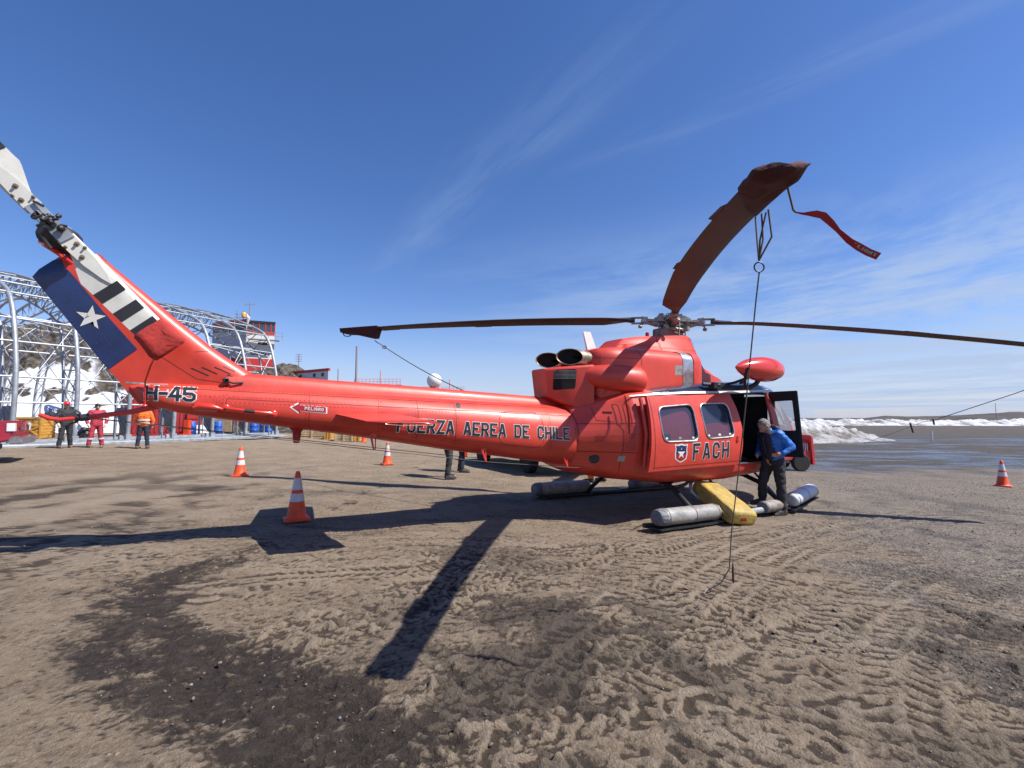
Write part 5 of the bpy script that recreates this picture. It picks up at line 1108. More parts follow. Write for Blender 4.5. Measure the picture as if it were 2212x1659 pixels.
# left blade: folded canvas on its tip, rope to the boom
ps = BL[0][0]
def dzl(r): return .02 - .38 * max(0, (r - .6) / 6.4) ** 1.7
rs = []
for r, hang in ((6.28, .02), (6.32, .20), (6.42, .20), (6.6, .15), (6.85, .08), (7.05, .06), (7.22, .015)):
    a, b = Vector(rp(ps, r, .09, dzl(r) + .035)), Vector(rp(ps, r, -.20, dzl(r) + .025)); a2, b2 = Vector(rp(ps, r, .06, dzl(r) - .03 - hang)), Vector(rp(ps, r, -.12, dzl(r) - .03 - hang * .95))
    rs.append([W(p) for p in (a, a.lerp(b, .5) + Vector((0, 0, .015)), b, b.lerp(b2, .5) + Vector((0, 0, .02)), b2, a2, a2.lerp(a, .5) + Vector((.01, 0, -.01)))])
lc = MB().loft(rs).build('blade_cover', 'darkcloth', None, 50)
tag(lc, 'dark canvas cover peaked at the tip of the blade over the tail boom', 'blade cover', 'canvas covers on the rotor blades')
tipl = W(rp(ps, 6.36, .0, dzl(6.36) - .28)); endl = W((-3.35, .50, 1.70))
tl = thing('tie_down_rope', 'thin rope slanting from the left blade tip cover down behind the tail boom', 'rope', tipl, group='ropes tying down the rotor blades')
MB().tube([Vector((0, 0, 0)), Vector((.06, -.03, -.05))] + [(endl - tipl) * t + Vector((0, 0, -.10 * math.sin(math.pi * t))) for t in np.linspace(.06, 1, 12)], .010, 6).build('rope', 'rope', tl)
MB().tube([Vector((.25, -.12, -.17)) + Vector((.04 * math.cos(a), 0, .03 * math.sin(a))) for a in np.linspace(0, 6.283, 12)], .010, 6).build('ring', 'dark', tl)
MB().tube([W(rp(ps, r, -.02, dzl(r) - z)) - tipl for r, z in ((7.2, .04), (7.15, .12), (7.05, .14), (6.98, .12))], .012, 6).build('cover_loop', 'dark', tl)
# right blade: rope with two streamers, its far end tied down beyond the frame
ps = BL[2][0]; rt = W(rp(ps, 6.6, -.1, -.42))
pe = Vector((7.85, 8.9, 1.50)); tq = thing('tie_down_rope', 'taut rope with two dark streamers slanting in from the blade that leaves the frame', 'rope', pe, group='ropes tying down the rotor blades')
pg = Vector((6.4, 10.6, G(6.4, 10.6) + .3)); 
MB().tube([rt - pe, (rt - pe) * .5 + Vector((0, 0, -.03)), Vector((.15, 0, .04)), Vector((0, 0, 0))], .0075, 6).build('rope', 'rope', tq)
MB().tube([Vector((0, 0, 0)), Vector((-.12, .02, -.02)), Vector((-.9, .5, -.45))], .004, 6).build('rope', 'rope', tq)
for o_, L, sl_ in ((Vector((.03, 0, .03)), .11, .02), (Vector((-.36, .05, -.04)), .19, .05)):
    MB().loft([[o_ + Vector((w + sl_ * f, 0, -L * f)), o_ + Vector((sl_ * f, -.012, -L * f)), o_ + Vector((-w + sl_ * f, 0, -L * f)), o_ + Vector((sl_ * f, .012, -L * f))] for w, f in ((.014, 0), (.021, .15), (.020, .8), (.017, 1))]).build('warning_flag', 'darkcloth', tq)
# tail rotor tie cover: a crumpled red cloth bag on the lower blade tip
rs = []
for r, le, te, th in ((1.195, .098, -.200, .030), (1.215, .10, -.205, .046), (1.28, .112, -.218, .055), (1.36, .118, -.228, .058), (1.43, .120, -.232, .050), (1.48, .118, -.228, .035), (1.505, .10, -.20, .012)):
    ring = []
    for k_ in range(20):
        a = 2 * math.pi * k_ / 20; c_ = (le + te) / 2 + (le - te) / 2 * math.copysign(abs(math.cos(a)) ** .8, math.cos(a)); y = th * math.sin(a) * (1 + .25 * math.sin(c_ * 60 + r * 40)) + .010 * math.sin(r * 90 + c_ * 25)
        ring.append(W(tp(r, c_ + .008 * math.sin(r * 70), y - .008)))
    rs.append(ring)
tc_ = MB().loft(rs).build('tail_rotor_cover', 'redcloth', None, 70)
tag(tc_, 'crumpled red cloth bag tied over the lower tail rotor blade tip', 'rotor cover')
q0 = W(tp(1.47, -.20, -.03)); q1 = W((-8.03, -.26, 1.84)); q2 = W((-8.02, -.22, 1.60))
MB().tube([q0, q0.lerp(q1, .35) + Vector((-.0, -.01, 0)), q1, q2], [.006, .010, .008, .005], 6, (1, .3)).build('cover_ribbon', 'red2', tc_)
# yellow canvas sack propped on the skid
A_, B2 = Vector((3.26, 8.02, .36)), Vector((3.46, 7.26, .055)); ax = (B2 - A_); L = ax.length
sk_ = thing('canvas_sack', 'dirty yellow canvas sack leaning on the skid between the grey floats', 'sack', A_)
d_ = ax.normalized(); wv = Vector((.62, .50, .0)).normalized(); wv = (wv - d_ * wv.dot(d_)).normalized(); nv_ = d_.cross(wv)
rs = []
for t, wf, hf in ((-.10, .97, .62), (-.08, 1.0, .90), (0, 1, .98), (.2, 1.03, 1.02), (.45, 1.0, 1.05), (.7, 1.04, 1.0), (.9, 1.03, .95), (1.0, 1.0, .92), (1.045, 1.0, .74), (1.06, .97, .5)):
    ring = []
    for k_ in range(20):
        a = 2 * math.pi * k_ / 20; ca, sa = math.cos(a), math.sin(a)
        ring.append(d_ * L * t + wv * .225 * wf * math.copysign(abs(ca) ** .22, ca) + nv_ * .125 * hf * math.copysign(abs(sa) ** .22, sa) + Vector((random.uniform(-1, 1), random.uniform(-1, 1), random.uniform(-1, 1))) * .007)
    rs.append(ring)
MB().loft(rs).build('bag', 'sack', sk_, 60)
MB().tube([d_ * L * .55 - wv * .2 + nv_ * .1, d_ * L * .8 - wv * .27, d_ * L * 1.0 - wv * .24 + Vector((0, 0, -.02))], .014, 6).build('carry_strap', 'sack', sk_)
MB().box(d_ * L * 1.06 - wv * .02, (.10, .06, .05)).build('red_tag', 'signred', sk_, bevel=.015)

# ------------------------------------------------------------------ traffic cones
def make_cone(label, x, y, rz, tilt=0.):
    t = thing('traffic_cone', label, 'traffic cone', (x, y, G(x, y) - .004), (tilt, 0, rz), 'orange traffic cones round the helicopter')
    MB().box((0, 0, .016), (.36, .36, .032)).build('base', 'orange', t, bevel=.012)
    r = lambda z: .138 + (.030 - .138) * (z - .032) / .668
    MB().lathe([(.165, .030), (.150, .040), (r(.06), .06), (r(.26), .26), (r(.40), .40), (r(.66), .66), (.026, .695), (.018, .70), (.012, .70), (.012, .64)], n=28).build('body', 'orange', t, 50)
    for z0, z1 in ((.272, .385), (.437, .605)): MB().loft([[((r(z) + .0025) * math.cos(a), (r(z) + .0025) * math.sin(a), z) for a in np.linspace(0, 6.2832, 29)[:-1]] for z in (z0, z1)], cap=False).build('reflective_band', 'reflect', t, 60)
    return t
def copy_tree(o, parent=None):
    c_ = o.copy(); COL.objects.link(c_)
    if parent is not None: c_.parent = parent
    for ch in list(o.children): copy_tree(ch, c_)
    return c_
cone = make_cone('nearest orange cone, half in the shadow of the tail plane', -3.14, 7.03, .5)
for lab, x, y, rz in (('orange cone on open ground below the tail boom arrow', -6.56, 11.56, .35), ('orange cone with a scuffed lower band below the FUERZA lettering', -3.93, 15.06, .62), ('lone orange cone on the gravel at the right, away from the helicopter', 13.49, 13.19, .7),
                      ('orange cone at the far pallets, half hidden by the tail boom', -8.26, 26.6, .2), ('small distant orange cone left of the pale pallets', -13.9, 31.9, .3), ('small distant orange cone next to its twin by the pallets', -13.35, 32.0, .9)):
    c_ = copy_tree(cone); c_.location = (x, y, G(x, y) - .004); c_.rotation_euler = (0, 0, rz); c_['label'] = lab

# ------------------------------------------------------------------ people
def person(label, loc, heading, J, kit, voxel=.02, detail=False):
    """J: joint positions in metres, x forward, y to the person's left"""
    t = thing('person', label, 'person', loc, (0, 0, heading)); D = dict(pel=(0, 0, .93), waist=(0, 0, 1.08), chest=(0, 0, 1.30), neck=(.0, 0, 1.47), head=(.02, 0, 1.62),
        shl=(0, .185, 1.40), shr=(0, -.185, 1.40), ell=(-.02, .24, 1.14), elr=(-.02, -.24, 1.14), wrl=(.06, .25, .90), wrr=(.06, -.25, .90), hdl=(.09, .25, .80), hdr=(.09, -.25, .80),
        hpl=(0, .09, .92), hpr=(0, -.09, .92), knl=(.02, .11, .50), knr=(.02, -.11, .50), anl=(-.02, .12, .09), anr=(-.02, -.12, .09), tol=(.16, .15, .035), tor=(.16, -.15, .035), up=(0, 0, 1))
    D.update(J); D = {k_: Vector(v) for k_, v in D.items()}; upv = D['up'].normalized(); hd = D['head']; fw = Vector((1, 0, 0)); fw = (fw - upv * fw.dot(upv)).normalized(); lf = upv.cross(fw)
    rotH = Matrix((fw, lf, upv)).transposed()
    b = MB()
    b.capsule(D['pel'], D['waist'], .13, .12, sq=(1, 1)).capsule(D['waist'], D['chest'], .12, .14).capsule(D['chest'], D['neck'] - Vector((0, 0, .06)), .13, .07)
    b.capsule(D['neck'] - upv * .04, hd - upv * .05, .058, .06)
    b.ell(hd, (.098, .076, .118), rotH).ell(hd + rotH @ Vector((.028, 0, -.07)), (.062, .052, .055), rotH)
    b.capsule(hd + rotH @ Vector((.09, 0, .0)), hd + rotH @ Vector((.112, 0, -.035)), .012, .017)
    for s in (-1, 1): b.ell(hd + rotH @ Vector((-.012, s * .078, -.02)), (.018, .012, .032), rotH)
    b.capsule(hd + rotH @ Vector((.085, -.022, -.068)), hd + rotH @ Vector((.085, .022, -.068)), .010, .010)
    for q in 'lr':
        sg = 1 if q == 'l' else -1
        b.capsule(D['chest'] + Vector((0, sg * .06, .06)), D['sh' + q], .085, .068).capsule(D['sh' + q], D['el' + q], .055, .043).capsule(D['el' + q], D['wr' + q], .042, .029)
        wv_, hv = D['wr' + q], D['hd' + q]; hdv = (hv - wv_); hl = hdv.normalized(); sdv = hl.cross(Vector((0, sg, 0)));  sdv = sdv.normalized() if sdv.length > .1 else Vector((1, 0, 0))
        b.capsule(wv_, wv_ + hl * .075, .026, .034)
        for i in range(4):
            f0 = wv_ + hl * .08 + sdv * (.028 - .019 * i); f1 = f0 + hl * (.042 + (.008 if i in (1, 2) else 0)) + Vector((0, -sg * .012, 0)); f2 = f1 + hl * .026 + Vector((0, -sg * .022, 0)); b.capsule(f0, f1, .0095, .009, 8).capsule(f1, f2, .009, .008, 8)
        b.capsule(wv_ + hl * .03 + sdv * .028, wv_ + hl * .075 + sdv * .058, .011, .009, 8)
        b.capsule(D['hp' + q], D['kn' + q], .088, .058).capsule(D['kn' + q], D['an' + q], .056, .038).capsule(D['an' + q] - Vector((0, 0, .02)), D['to' + q], .045, .03)
    body = remesh(b, 'body', 'skin', t, .009 if detail else .012, 2)
    # garments
    kit = dict(kit)
    for s in (-1, 1): MB().ell(hd + rotH @ Vector((.088, s * .031, .008)), (.010, .013, .008), rotH, 8, 6).build('eye', 'dark', body)
    def trous(m, g=1., boot=.05):
        b = MB(); b.capsule(D['pel'] + Vector((0, .05, .0)), D['waist'] + Vector((0, .04, -.03)), .125 * g, .12 * g).capsule(D['pel'] + Vector((0, -.05, .0)), D['waist'] + Vector((0, -.04, -.03)), .125 * g, .12 * g)
        for q in 'lr': b.capsule(D['hp' + q], D['kn' + q], .112 * g, .082 * g).capsule(D['kn' + q], D['an' + q] + Vector((0, 0, boot)), .080 * g, .072 * g)
        return remesh(b, 'trousers', m, t, voxel, 3, .010 * g, 13)
    def jacket(m, g=1., low=.06, sleeves=True, nm='jacket'):
        b = MB(); base = D['pel'] + Vector((0, 0, low))
        for y in (-.055, .055): b.capsule(base + Vector((0, y, 0)), D['waist'] + Vector((0, y, 0)), .142 * g, .135 * g).capsule(D['waist'] + Vector((0, y, 0)), D['chest'] + Vector((0, y * 1.3, 0)), .135 * g, .145 * g)
        b.capsule(D['chest'], D['neck'] - upv * .03, .15 * g, .088 * g)
        for q in 'lr':
            sg = 1 if q == 'l' else -1; b.capsule(D['chest'] + Vector((0, sg * .08, .05)), D['sh' + q], .11 * g, .088 * g)
            if sleeves: b.capsule(D['sh' + q], D['el' + q], .084 * g, .068 * g).capsule(D['el' + q], D['el' + q].lerp(D['wr' + q], .93), .068 * g, .052 * g)
        return remesh(b, nm, m, t, voxel, 3, .009 * g, 13)
    def shoes(m):
        for q in 'lr':
            a, c_ = D['an' + q], D['to' + q]; b = MB(); f = c_ - a; f.z = 0; f = f.normalized() if f.length > .02 else Vector((1, 0, 0)); z0 = min(a.z - .09, c_.z - .035); base = Vector((a.x, a.y, z0))
            b.capsule(base + f * -.03 + Vector((0, 0, .055)), base + f * .09 + Vector((0, 0, .05)), .055, .052).capsule(base + f * .09 + Vector((0, 0, .05)), base + f * .19 + Vector((0, 0, .04)), .052, .040).capsule(base + Vector((0, 0, .06)), a + Vector((0, 0, .06)), .058, .062)
            b.box(base + f * .08 + Vector((0, 0, .014)), (.29, .095, .028), Matrix.Rotation(math.atan2(f.y, f.x), 3, 'Z')); remesh(b, 'shoe', m, t, .012, 2)
    for k_, v in kit.items():
        if k_ == 'trousers': trous(v)
        elif k_ == 'jacket': jacket(v)
        elif k_ == 'coverall': jacket(v, 1.03, -.02, True, 'coverall_top'); trous(v, 1.05)
        elif k_ == 'vest': jacket(v, 1.06, .03, True, 'work_jacket')
        elif k_ == 'shoes': shoes(v)
        elif k_ == 'helmet':
            rings_ = [[hd + rotH @ Vector(((.128 + (.045 if math.cos(a) > .3 else 0) * (1 if z < .045 else 0)) * f_ * math.cos(a), .112 * f_ * math.sin(a), z)) for a in np.linspace(0, 6.2832, 25)[:-1]] for z, f_ in ((.035, 1.0), (.044, 1.02), (.05, .93), (.085, .88), (.125, .72), (.15, .45), (.160, .1))]
            MB().loft(rings_).build('helmet', v, t, 60)
        elif k_ == 'beanie':
            b = MB().ell(hd + rotH @ Vector((-.008, 0, .045)), (.112, .092, .095), rotH).ell(hd + rotH @ Vector((-.03, 0, .0)), (.09, .088, .06), rotH); remesh(b, 'knit_cap', v, t, .014, 2)
        elif k_ == 'hair':
            b = MB().ell(hd + rotH @ Vector((-.018, 0, .030)), (.098, .085, .102), rotH).ell(hd + rotH @ Vector((-.045, 0, -.02)), (.066, .080, .065), rotH); remesh(b, 'hair', v, t, .010, 1, .004, 40)
        elif k_ == 'gloves':
            for q in 'lr':
                wv_, hv = D['wr' + q], D['hd' + q]; hl = (hv - wv_).normalized(); b = MB().capsule(wv_ - hl * .05, wv_ + hl * .08, .042, .046).capsule(wv_ + hl * .08, wv_ + hl * .15, .042, .030).capsule(wv_ + hl * .03 + Vector((.03, 0, 0)), wv_ + hl * .09 + Vector((.06, 0, 0)), .018, .014); remesh(b, 'glove', v, t, .012, 1)
    return t, D, rotH, body
# man in the blue jacket at the doorway, head bowed (x forward = to the left of the picture)
mh = math.pi + .12
mp = Vector((4.55, 8.36, G(4.55, 8.36)))
J = dict(up=(.62, 0, .78), pel=(-.02, .0, .94), waist=(-.02, 0, 1.07), chest=(.01, 0, 1.29), neck=(.055, 0, 1.435), head=(.135, .0, 1.515),
         shl=(-.01, .18, 1.375), shr=(.03, -.18, 1.375), ell=(-.20, .23, 1.16), elr=(.02, -.28, 1.12), wrl=(-.03, .235, 1.055), wrr=(.17, -.14, 1.02), hdl=(.06, .20, 1.03), hdr=(.24, -.08, 1.0),
         hpl=(-.04, .09, .92), hpr=(.0, -.09, .92), knl=(-.07, .10, .50), knr=(.12, -.11, .54), anl=(-.09, .10, .09), anr=(.13, -.12, .23), tol=(.10, .14, .035), tor=(.32, -.12, .19))
man, D, RH, body = person('man in a blue jacket standing by the open cabin door with his head bowed', mp, mh, J, dict(trousers='trouser', jacket='jblue', shoes='shoe', hair='hair'), .014, True)
b = MB(); 
for y in (-.07, .06): b.capsule(D['waist'] + Vector((.055, y, -.06)), D['chest'] + Vector((.055, y, .04)), .112, .118)
b.capsule(D['chest'] + Vector((.05, 0, .06)), D['neck'] + Vector((.02, 0, -.01)), .115, .078); remesh(b, 'jacket_front', 'jnavy', man, .014, 3, .007, 14)
b = MB().capsule(D['neck'] + Vector((-.10, -.07, .03)), D['neck'] + Vector((-.10, .07, .03)), .06, .06).capsule(D['neck'] + Vector((-.16, 0, -.02)), D['neck'] + Vector((-.08, 0, .06)), .06, .05); remesh(b, 'hood', 'jnavy', man, .014, 2, .008, 20)
MB().tube([D['neck'] + Vector((.085, .075, .02)), D['chest'] + Vector((.19, .06, .0)), D['waist'] + Vector((.185, .07, -.03)), D['pel'] + Vector((.16, .08, .06))], .0035, 6).build('zip', 'bootbrown', man)

def worker(label, x, y, hdg, kit, J={}): return person(label, (x, y, G(x, y)), hdg, J, kit, .018)
aim = math.atan2(-18.4, 16.9)
worker('worker in black coveralls and a red helmet beside the yellow crate', -17.02, 18.15, aim + .35, dict(coverall='coverall', shoes='bootbrown', helmet='helmetred', gloves='glove'), dict(head=(.03, -.02, 1.63), anl=(-.04, .18, .09), anr=(-.0, -.17, .09), knl=(.0, .13, .5), knr=(.03, -.13, .5), ell=(.02, .31, 1.13), elr=(.02, -.31, 1.13), wrl=(.12, .27, .93), wrr=(.12, -.27, .93), hdl=(.16, .25, .83), hdr=(.16, -.25, .83)))
wt, D, RH, _b = worker('worker in red coveralls and a dark knit cap behind the tail skid', -16.35, 18.72, aim + .15, dict(coverall='coverred', shoes='bootbrown', beanie='black', gloves='glove'), dict(head=(.03, .0, 1.60), anl=(-.04, .20, .09), anr=(-.02, -.20, .09), knl=(.0, .14, .5), knr=(.02, -.15, .5), ell=(.0, .32, 1.15), elr=(.0, -.32, 1.15), wrl=(.08, .27, .93), wrr=(.08, -.27, .93), hdl=(.12, .24, .84), hdr=(.12, -.24, .84)))
for q in 'lr':
    k0, a0 = D['kn' + q], D['an' + q]; p = k0.lerp(a0, .35); MB().lathe([(.094, -.028), (.097, 0), (.094, .028)], p, a0 - k0, 18).build('reflective_stripe', 'reflect', wt, 60)
    p = D['el' + q].lerp(D['wr' + q], .25); MB().lathe([(.080, -.022), (.080, .022)], p, D['wr' + q] - D['el' + q], 16).build('reflective_stripe', 'reflect', wt, 60)
wt, D, RH, _b = worker('worker seen from behind in an orange jacket and pink-red helmet', -14.67, 18.95, aim + math.pi - .3, dict(vest='hivis', trousers='navy', shoes='bootbrown', helmet='helmetred'), dict(head=(.04, 0, 1.62), anl=(0, .17, .09), anr=(0, -.15, .09), knl=(0, .13, .5), knr=(0, -.12, .5), ell=(.06, .30, 1.13), elr=(-.02, -.30, 1.13), wrl=(.25, .2, 1.0), wrr=(-.0, -.28, .90), hdl=(.33, .14, .99), hdr=(.03, -.28, .80)))
for z in (.98, 1.12): MB().loft([[(.002 + (.168 if z < 1 else .166) * math.cos(a), .222 * math.sin(a), z + dz_) for a in np.linspace(0, 6.2832, 25)[:-1]] for dz_ in (-.03, .03)], cap=False).build('reflective_stripe', 'reflect', wt, 60)
worker('worker in a blue helmet half hidden behind the yellow crate', -28.2, 29.0, aim + .5, dict(coverall='navy', shoes='shoe', helmet='helmetblue'), dict(ell=(.1, .28, 1.15), wrl=(.28, .2, 1.05), hdl=(.36, .18, 1.04), anl=(0, .15, .09), anr=(0, -.16, .09)))
worker('person in black trousers and boots standing behind the tail boom', -1.62, 12.05, aim + .75, dict(jacket='coverall', trousers='coverall', shoes='shoe', hair='hair'), dict(anl=(-.05, .22, .09), anr=(.05, -.22, .09), knl=(.02, .16, .5), knr=(.08, -.16, .5), head=(.02, 0, 1.54), neck=(0, 0, 1.42), shl=(0, .185, 1.36), shr=(0, -.185, 1.36)))
worker('person in navy trousers behind the black pair of legs under the boom', -1.43, 13.4, aim + .9, dict(jacket='navy', trousers='navy', shoes='shoe', beanie='black'), dict(anl=(-.03, .16, .09), anr=(.03, -.16, .09), knl=(.02, .13, .5), knr=(.04, -.13, .5), head=(.02, 0, 1.54), neck=(0, 0, 1.42)))
kn, D, RH, _b = person('person in orange working trousers crouching behind the fuselage belly', (2.08, 11.95, G(2, 12)), 2.6, dict(pel=(-.12, 0, .42), waist=(-.06, 0, .56), chest=(.1, 0, .76), neck=(.2, 0, .88), head=(.27, 0, .98), shl=(.12, .18, .82), shr=(.12, -.18, .82), ell=(.3, .22, .62), elr=(.3, -.22, .62), wrl=(.45, .15, .5), wrr=(.45, -.15, .5), hdl=(.52, .13, .47), hdr=(.52, -.13, .47),
    hpl=(-.12, .09, .40), hpr=(-.12, -.09, .40), knl=(.24, .14, .48), knr=(.22, -.13, .30), anl=(.06, .14, .09), anr=(-.16, -.13, .12), tol=(.25, .15, .035), tor=(.0, -.14, .05)), dict(jacket='hivis', trousers='hivis', shoes='shoe', hair='hair'), .02)
tl_ = MB().box((0, 0, .0), (.08, .06, .34)).tube([(0, 0, .15), (0, 0, .26)], .02, 8); tl_ = tl_.build('tool_case', 'orange', None, bevel=.015); tl_.location = (-1.27, 13.2, G(-1.3, 13.2) + .62); tag(tl_, 'slim orange tool case held between the navy trousers', 'tool case')

# ------------------------------------------------------------------ vehicles
def wheel(parent, c_, r, w, axis, rim='rim', spokes=6):
    ax = Vector(axis).normalized(); c_ = Vector(c_); t = MB().lathe([(r * .62, -w / 2), (r * .9, -w / 2), (r, -w * .36), (r, w * .36), (r * .9, w / 2), (r * .62, w / 2)], c_, ax, 28).build('wheel', 'tyre', parent, 40)
    u, v, _ = frame_of(ax); m_ = MB().lathe([(r * .64, w * .42), (r * .60, w * .48), (r * .56, w * .30), (r * .20, w * .30), (r * .18, w * .42), (0, w * .42)], c_, ax, 24)
    m_.lathe([(r * .64, -w * .42), (r * .60, -w * .48), (r * .56, -w * .30), (r * .20, -w * .30), (0, -w * .3)], c_, ax, 24)
    for i in range(spokes):
        a = 2 * math.pi * i / spokes; d = u * math.cos(a) + v * math.sin(a)
        for s in (1, -1): m_.tube([c_ + ax * s * w * .36 + d * r * .15, c_ + ax * s * w * .40 + d * r * .60], r * .055, 6)
    m_.build('rim', rim, t, 40); return t
def pickup(label, loc, hdg, paint, h=1.78, chrome=True):
    """x forward; origin on the ground under the middle"""
    t = thing('pickup_truck', label, 'pickup truck', loc, (0, 0, hdg), 'pickup trucks parked round the helicopter')
    prof = [(2.60, .55), (2.66, .75), (2.55, .98), (1.55, 1.08), (.95, h - .04), (.55, h), (-.45, h), (-.75, h - .06), (-.92, 1.14), (-2.62, 1.14), (-2.66, .62), (-2.2, .52), (-1.95, .50), (2.2, .46)]
    mb = MB(); ys_ = (-.93, -.90, 0, .90, .93)
    def yy_(z, s): return s * (.93 if z < 1.0 else .93 - .22 * (z - 1.0) / .8)
    mb.add([(x, yy_(z, s), z) for s in (-1, 1) for x, z in prof], [tuple(range(len(prof))), tuple(range(2 * len(prof) - 1, len(prof) - 1, -1))] + [(i, (i + 1) % len(prof), len(prof) + (i + 1) % len(prof), len(prof) + i) for i in range(len(prof))])
    bd = mb.build('body', paint, t, 30, bevel=.04)
    for s in (-1, 1):
        MB().prism([(1.35, s * .925, 1.10), (.90, s * .80, h - .12), (-.55, s * .80, h - .12), (-.80, s * .915, 1.12)], (0, s * .004, 0)).build('side_window', 'window', t, 0)
        MB().prism([(-2.665, s * .92, .86), (-2.665, s * .76, .86), (-2.665, s * .78, 1.08), (-2.655, s * .92, 1.08)], (-.02, 0, 0)).box((-2.60, s * .935, .97), (.16, .02, .22)).build('tail_lamp', 'lamp', t, bevel=.01)
        MB().prism([(2.56, s * .88, .74), (2.60, s * .60, .74), (2.58, s * .60, .90), (2.48, s * .88, .92)], (.05, 0, 0)).build('headlight', 'lamp', t, bevel=.01)
        for x in (1.65, -1.60): wheel(t, (x, s * .80, .38), .38, .25, (0, s, 0))
    MB().prism([(1.50, -.80, 1.10), (1.50, .80, 1.10), (.97, .70, h - .10), (.97, -.70, h - .10)], (.02, 0, .015)).build('windscreen', 'window', t, 0)
    MB().box((-2.74, 0, .60), (.16, 1.75, .17)).box((-2.68, -.82, .62), (.24, .22, .20)).box((-2.68, .82, .62), (.24, .22, .20)).build('rear_bumper', 'chrome', t, bevel=.03)
    MB().box((2.70, 0, .58), (.14, 1.75, .22)).build('front_bumper', paint, t, bevel=.04)
    MB().box((-2.668, 0, .93), (.02, .46, .10)).build('tailgate_handle', 'chrome', t, bevel=.01)
    MB().box((0, 0, .42), (4.4, 1.0, .16)).build('chassis', 'dark', t, bevel=.02)
    return t
pk = pickup('maroon pickup truck cut off by the left edge of the frame, tail lamp showing', (0, 0, 0), 0, 'truck')
ph = R(216); pc = Vector((-13.25, 12.75, 0)); back = Vector((math.cos(ph), math.sin(ph), 0)); ctr = pc + back * 2.72 + Vector((-math.sin(ph), math.cos(ph), 0)) * -.9
pk.location = (ctr.x, ctr.y, G(-14, 13)); pk.rotation_euler = (0, 0, ph)
rim_c = (Vector((-1.04, 16.55, 0)) + Vector((.53, 13.44, 0))) / 2; dxy = Vector((-1.57, 3.11, 0)).normalized(); rgt = Vector((dxy.y, -dxy.x, 0)); cc_ = rim_c + rgt * .82
pickup('dark pickup truck behind the helicopter, only its wheels showing under the boom', (cc_.x, cc_.y, G(cc_.x, cc_.y)), math.atan2(dxy.y, dxy.x), 'truckgrey', 1.72)
tt = thing('tow_tractor', 'small red tow tractor behind the helicopter nose with slatted panel', 'tractor', (8.9, 16.3, G(8.9, 16.3)), (0, 0, .05))
MB().box((.1, 0, .52), (1.9, 1.0, .34)).box((.55, 0, .82), (.9, .86, .34)).box((-.55, 0, .74), (.5, .9, .14)).build('body', 'tractor', tt, bevel=.03)
MB().prism([(1.0, -.56, .22), (1.10, -.56, .22), (1.05, -.56, 1.12), (.95, -.56, 1.20)], (0, 1.12, 0)).build('rear_plate', 'tractor', tt, bevel=.015)
for i in range(5): MB().box((.62 + .07 * i, -.455, .78), (.028, .05, .26)).build('slat', 'white', tt, bevel=.006)
MB().box((-.55, 0, 1.0), (.12, .5, .5)).build('seat', 'dark', tt, bevel=.03)
MB().tube([(-.05, 0, .9), (-.18, 0, 1.22)], .02, 8).tube([(-.18 + .15 * math.sin(a) * .35, .17 * math.cos(a), 1.22 + .15 * math.sin(a)) for a in np.linspace(0, 6.283, 18)], .014, 6).build('steering_wheel', 'dark', tt)
for x in (-.65, .62):
    for s in (-1, 1): wheel(tt, (x, s * .50, .29), .29, .18, (0, s, 0), 'chrome', 5)

# ------------------------------------------------------------------ hangar skeleton
HD, HN = Vector((.447, .894, 0)).normalized(), Vector((-.894, .447, 0)).normalized()
H0 = Vector((-19.186, 18.267, 0)); FR_ = [0, 1.90, 3.81, 5.72, 7.60, 9.47, 11.40]
hg = thing('hangar_frame', 'bare galvanised steel skeleton of an arched hangar under construction behind the tail', 'hangar frame', (H0.x, H0.y, .40))
def hp3(u, s, z): return HD * u + HN * s + Vector((0, 0, z))
OUT = [(0, .15), (0, 2.6), (.30, 4.15), (.72, 5.35), (1.1, 6.0), (1.6, 6.45), (2.9, 7.0), (5.5, 7.85), (9, 8.65), (13.5, 9.2)]
INN = [(1.15, 1.55), (1.28, 2.6), (1.45, 3.7), (1.85, 5.0), (2.25, 5.45), (2.75, 5.75), (3.9, 6.2), (6.0, 6.95), (9.2, 7.7), (13.5, 8.2)]
def mirr(l): return l + [(27 - s, z) for s, z in reversed(l[:-1])]
OUT2, INN2 = mirr(OUT), mirr(INN)
def resamp(l, n):
    P = [Vector((a, b)) for a, b in l]; d = [0]
    for a, b in zip(P[:-1], P[1:]): d.append(d[-1] + (b - a).length)
    return [(float(np.interp(t, d, [p.x for p in P])), float(np.interp(t, d, [p.y for p in P]))) for t in np.linspace(0, d[-1], n)]
oS, iS = resamp(OUT2, 39), resamp(INN2, 38)
